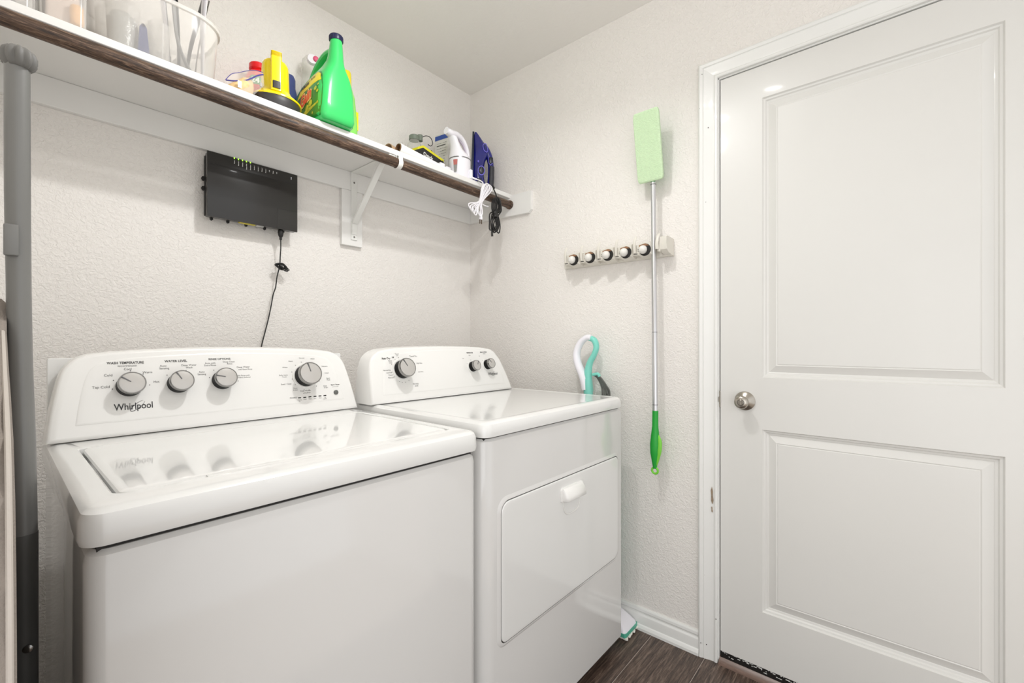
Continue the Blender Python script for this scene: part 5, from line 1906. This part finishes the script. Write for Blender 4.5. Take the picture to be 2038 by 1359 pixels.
# hand loop
LP = [(-0.062, -0.748, 0.990), (-0.062, -0.722, 1.045), (-0.062, -0.715, 1.090), (-0.062, -0.732, 1.132), (-0.062, -0.762, 1.156)]
tube(q, [(-0.062, -0.760, 0.938)] + LP + [(-0.062, -0.786, 1.156)], [0.0170, 0.0175, 0.0160, 0.0150, 0.0140, 0.0130, 0.0110], 14, False, 6, (1.25, 1.0), up=(1, 0, 0))
finish('white_loop', q, M['white_plastic'], t)
q = NB()
tube(q, [(-0.058, -0.770, 1.156), (-0.057, -0.796, 1.146), (-0.056, -0.806, 1.118), (-0.056, -0.796, 1.086), (-0.056, -0.776, 1.052), (-0.055, -0.766, 1.005), (-0.055, -0.772, 0.930)], [0.0110, 0.0125, 0.0120, 0.0115, 0.0130, 0.0160, 0.0170], 14, False, 6, (1.15, 1.0), up=(1, 0, 0))
tube(q, [(-0.058, -0.790, 1.002), (-0.055, -0.812, 1.006), (-0.052, -0.818, 0.996)], 0.0065, 10)
plabel(finish('mint_grip', q, M['mint'], t), 'mint green grip and cord hook')
q = NB()
tube(q, [(-0.060, -0.768, 0.985), (-0.062, -0.773, 0.90), (-0.064, -0.800, 0.60), (-0.066, -0.830, 0.32), (-0.068, -0.842, 0.18), (-0.066, -0.850, 0.08)], [0.016, 0.020, 0.030, 0.032, 0.022, 0.016], 16, False, 6, (1.0, 1.0), up=(1, 0, 0))
finish('body', q, M['mint'], t)
q = NB()
rings = []
for z, y0_, y1_, hw in ((0.026, -0.966, -0.780, 0.052), (0.036, -0.962, -0.785, 0.050), (0.060, -0.935, -0.800, 0.036), (0.090, -0.890, -0.815, 0.022)):
    rings.append([V(x, y, z) for x, y in rrect(-0.067 - hw, -0.067 + hw, y0_, y1_, 0.012, 4)])
loft(q, rings)
finish('head', q, M['white_plastic'], t, sharp=40)
q = NB()
rings = [[V(x, y, z) for x, y in rrect(-0.067 - hw, -0.067 + hw, -0.9685 - o_, -0.778, 0.008, 4)] for z, hw, o_ in ((0.010, 0.050, -0.002), (0.012, 0.0535, 0), (0.026, 0.0535, 0))]
loft(q, rings)
finish('head_base', q, M['mint_dark'], t)
q = NB()
random.seed(2)
for k in range(70):
    x = -0.117 + 0.102 * random.random()
    y = -0.966 + random.uniform(-0.006, 0.010)
    if k > 45:
        x, y = -0.0155 + random.uniform(-0.004, 0.002), -0.966 + 0.15 * random.random()
    sphere(q, (x, y, 0.006 + 0.003 * random.random()), random.uniform(0.0035, 0.0060), 6)
bm_box(q, (-0.116, -0.962, 0.0005), (-0.018, -0.784, 0.011), 0.003, 1)
fl = finish('fluffy_pad', q, M['bristle'], t)
q = NB()
for k in range(5):
    o_ = k * 0.0045
    tube(q, [(-0.050, -0.790 - o_, 1.000), (-0.048 - o_ * .4, -0.806 - o_ * 1.2, 0.990), (-0.046 - o_ * .4, -0.822 - o_ * 1.6, 0.960), (-0.045, -0.828 - o_ * 1.9, 0.925), (-0.045, -0.826 - o_ * 1.6, 0.82), (-0.048, -0.812 - o_, 0.74)], 0.0032, 6)
lathe(q, [(0, 0.007), (0.020, 0.008), (0.024, 0.005)], (-0.044, -0.846, 0.946), (0.1, -0.25, -1), 10)
lathe(q, [(0, 0.009), (0.012, 0.009)], (-0.046, -0.852, 0.920), (0.0, -0.15, -1), 10)
finish('power_cord', q, M['grey_cable'], t)

# ------------------------------------------------------------------ folded ironing board against the left wall
t = thing('ironing_board', 'folded ironing board with a beige linen cover standing against the left wall', 'ironing board', (-1.68, -0.95, 0.0))
CY = cam.location.y
outl = [(1.02, 1.20), (0.977, 1.150), (0.86, 1.110), (0.74, 1.080), (0.63, 1.045), (0.575, 1.000), (0.545, 0.940), (0.530, 0.880), (0.520, 0.700), (0.515, 0.40), (0.52, 0.12), (0.55, 0.10), (1.00, 0.10), (1.06, 0.14), (1.06, 1.16)]
poly = [(CY + a, z) for a, z in outl]
q = NB()
cy_, cz_ = CY + 0.80, 0.62


def ip(k):
    return [(cy_ + (y - cy_) * k, cz_ + (z - cz_) * (1 - (1 - k) * 0.45)) for y, z in poly]


loft(q, [[V(-1.700, y, z) for y, z in ip(0.97)], [V(-1.698, y, z) for y, z in ip(1.0)], [V(-1.673, y, z) for y, z in ip(1.0)], [V(-1.668, y, z) for y, z in ip(0.975)]])
finish('board_cover', q, M['fabric'], t, sharp=50)
q = NB()
tube(q, [V(-1.672, y, z) for y, z in poly[1:11]], 0.0022, 6, False, 4)
finish('cover_piping', q, M['fabric_edge'], t)
q = NB()
tube(q, [(-1.6575, -0.74, 1.560), (-1.6570, -0.74, 1.36), (-1.6558, -0.74, 1.22), (-1.6545, -0.74, 1.10), (-1.6520, -0.74, 0.98), (-1.6503, -0.74, 0.835)], [0.0138, 0.0138, 0.0132, 0.0135, 0.0142, 0.0145], 20, False, 5)
finish('leg_tube', q, M['tube_grey'], t)
q = NB()
tube(q, [(-1.6503, -0.74, 0.845), (-1.6500, -0.74, 0.60), (-1.6490, -0.74, 0.20), (-1.6490, -0.74, 0.015)], [0.0150, 0.0148, 0.0145, 0.0145], 20, False, 4)
lt = plabel(finish('lower_leg', q, M['tube_dark'], t), 'dark grey lower leg')
q = NB()
lathe(q, [(0, 0.0060), (0.002, 0.0058), (0.003, 0.003), (0.003, 0.001)], (-1.6470, -0.7545, 0.675), (-0.2, -1, 0), 16)
finish('rivet', q, M['chrome'], lt)
q = NB()
bm_box(q, (-1.6715, -0.760, 1.262), (-1.6560, -0.748, 1.308), 0.002, 2)
finish('clamp', q, M['tube_grey'], t)
# ridged rubber foot cap at the top
q = NB()
fc0 = V(-1.6560, -0.742, 1.550)
for_n = 48
rings = []
for h, r in ((-0.004, 0.0140), (0.0, 0.0180), (0.006, 0.0205), (0.014, 0.0205), (0.021, 0.0180), (0.026, 0.0125), (0.028, 0.002)):
    ring = []
    for i in range(for_n):
        a = 2 * PI * i / for_n
        k = 1.0 - 0.20 * (0.5 + 0.5 * math.cos(a * 10)) ** 3
        ring.append(fc0 + V(r * k * math.cos(a), r * k * math.sin(a), h))
    rings.append(ring)
loft(q, rings)
plabel(finish('rubber_foot', q, M['rubber_grey'], t, sharp=60), 'ridged rubber foot cap')
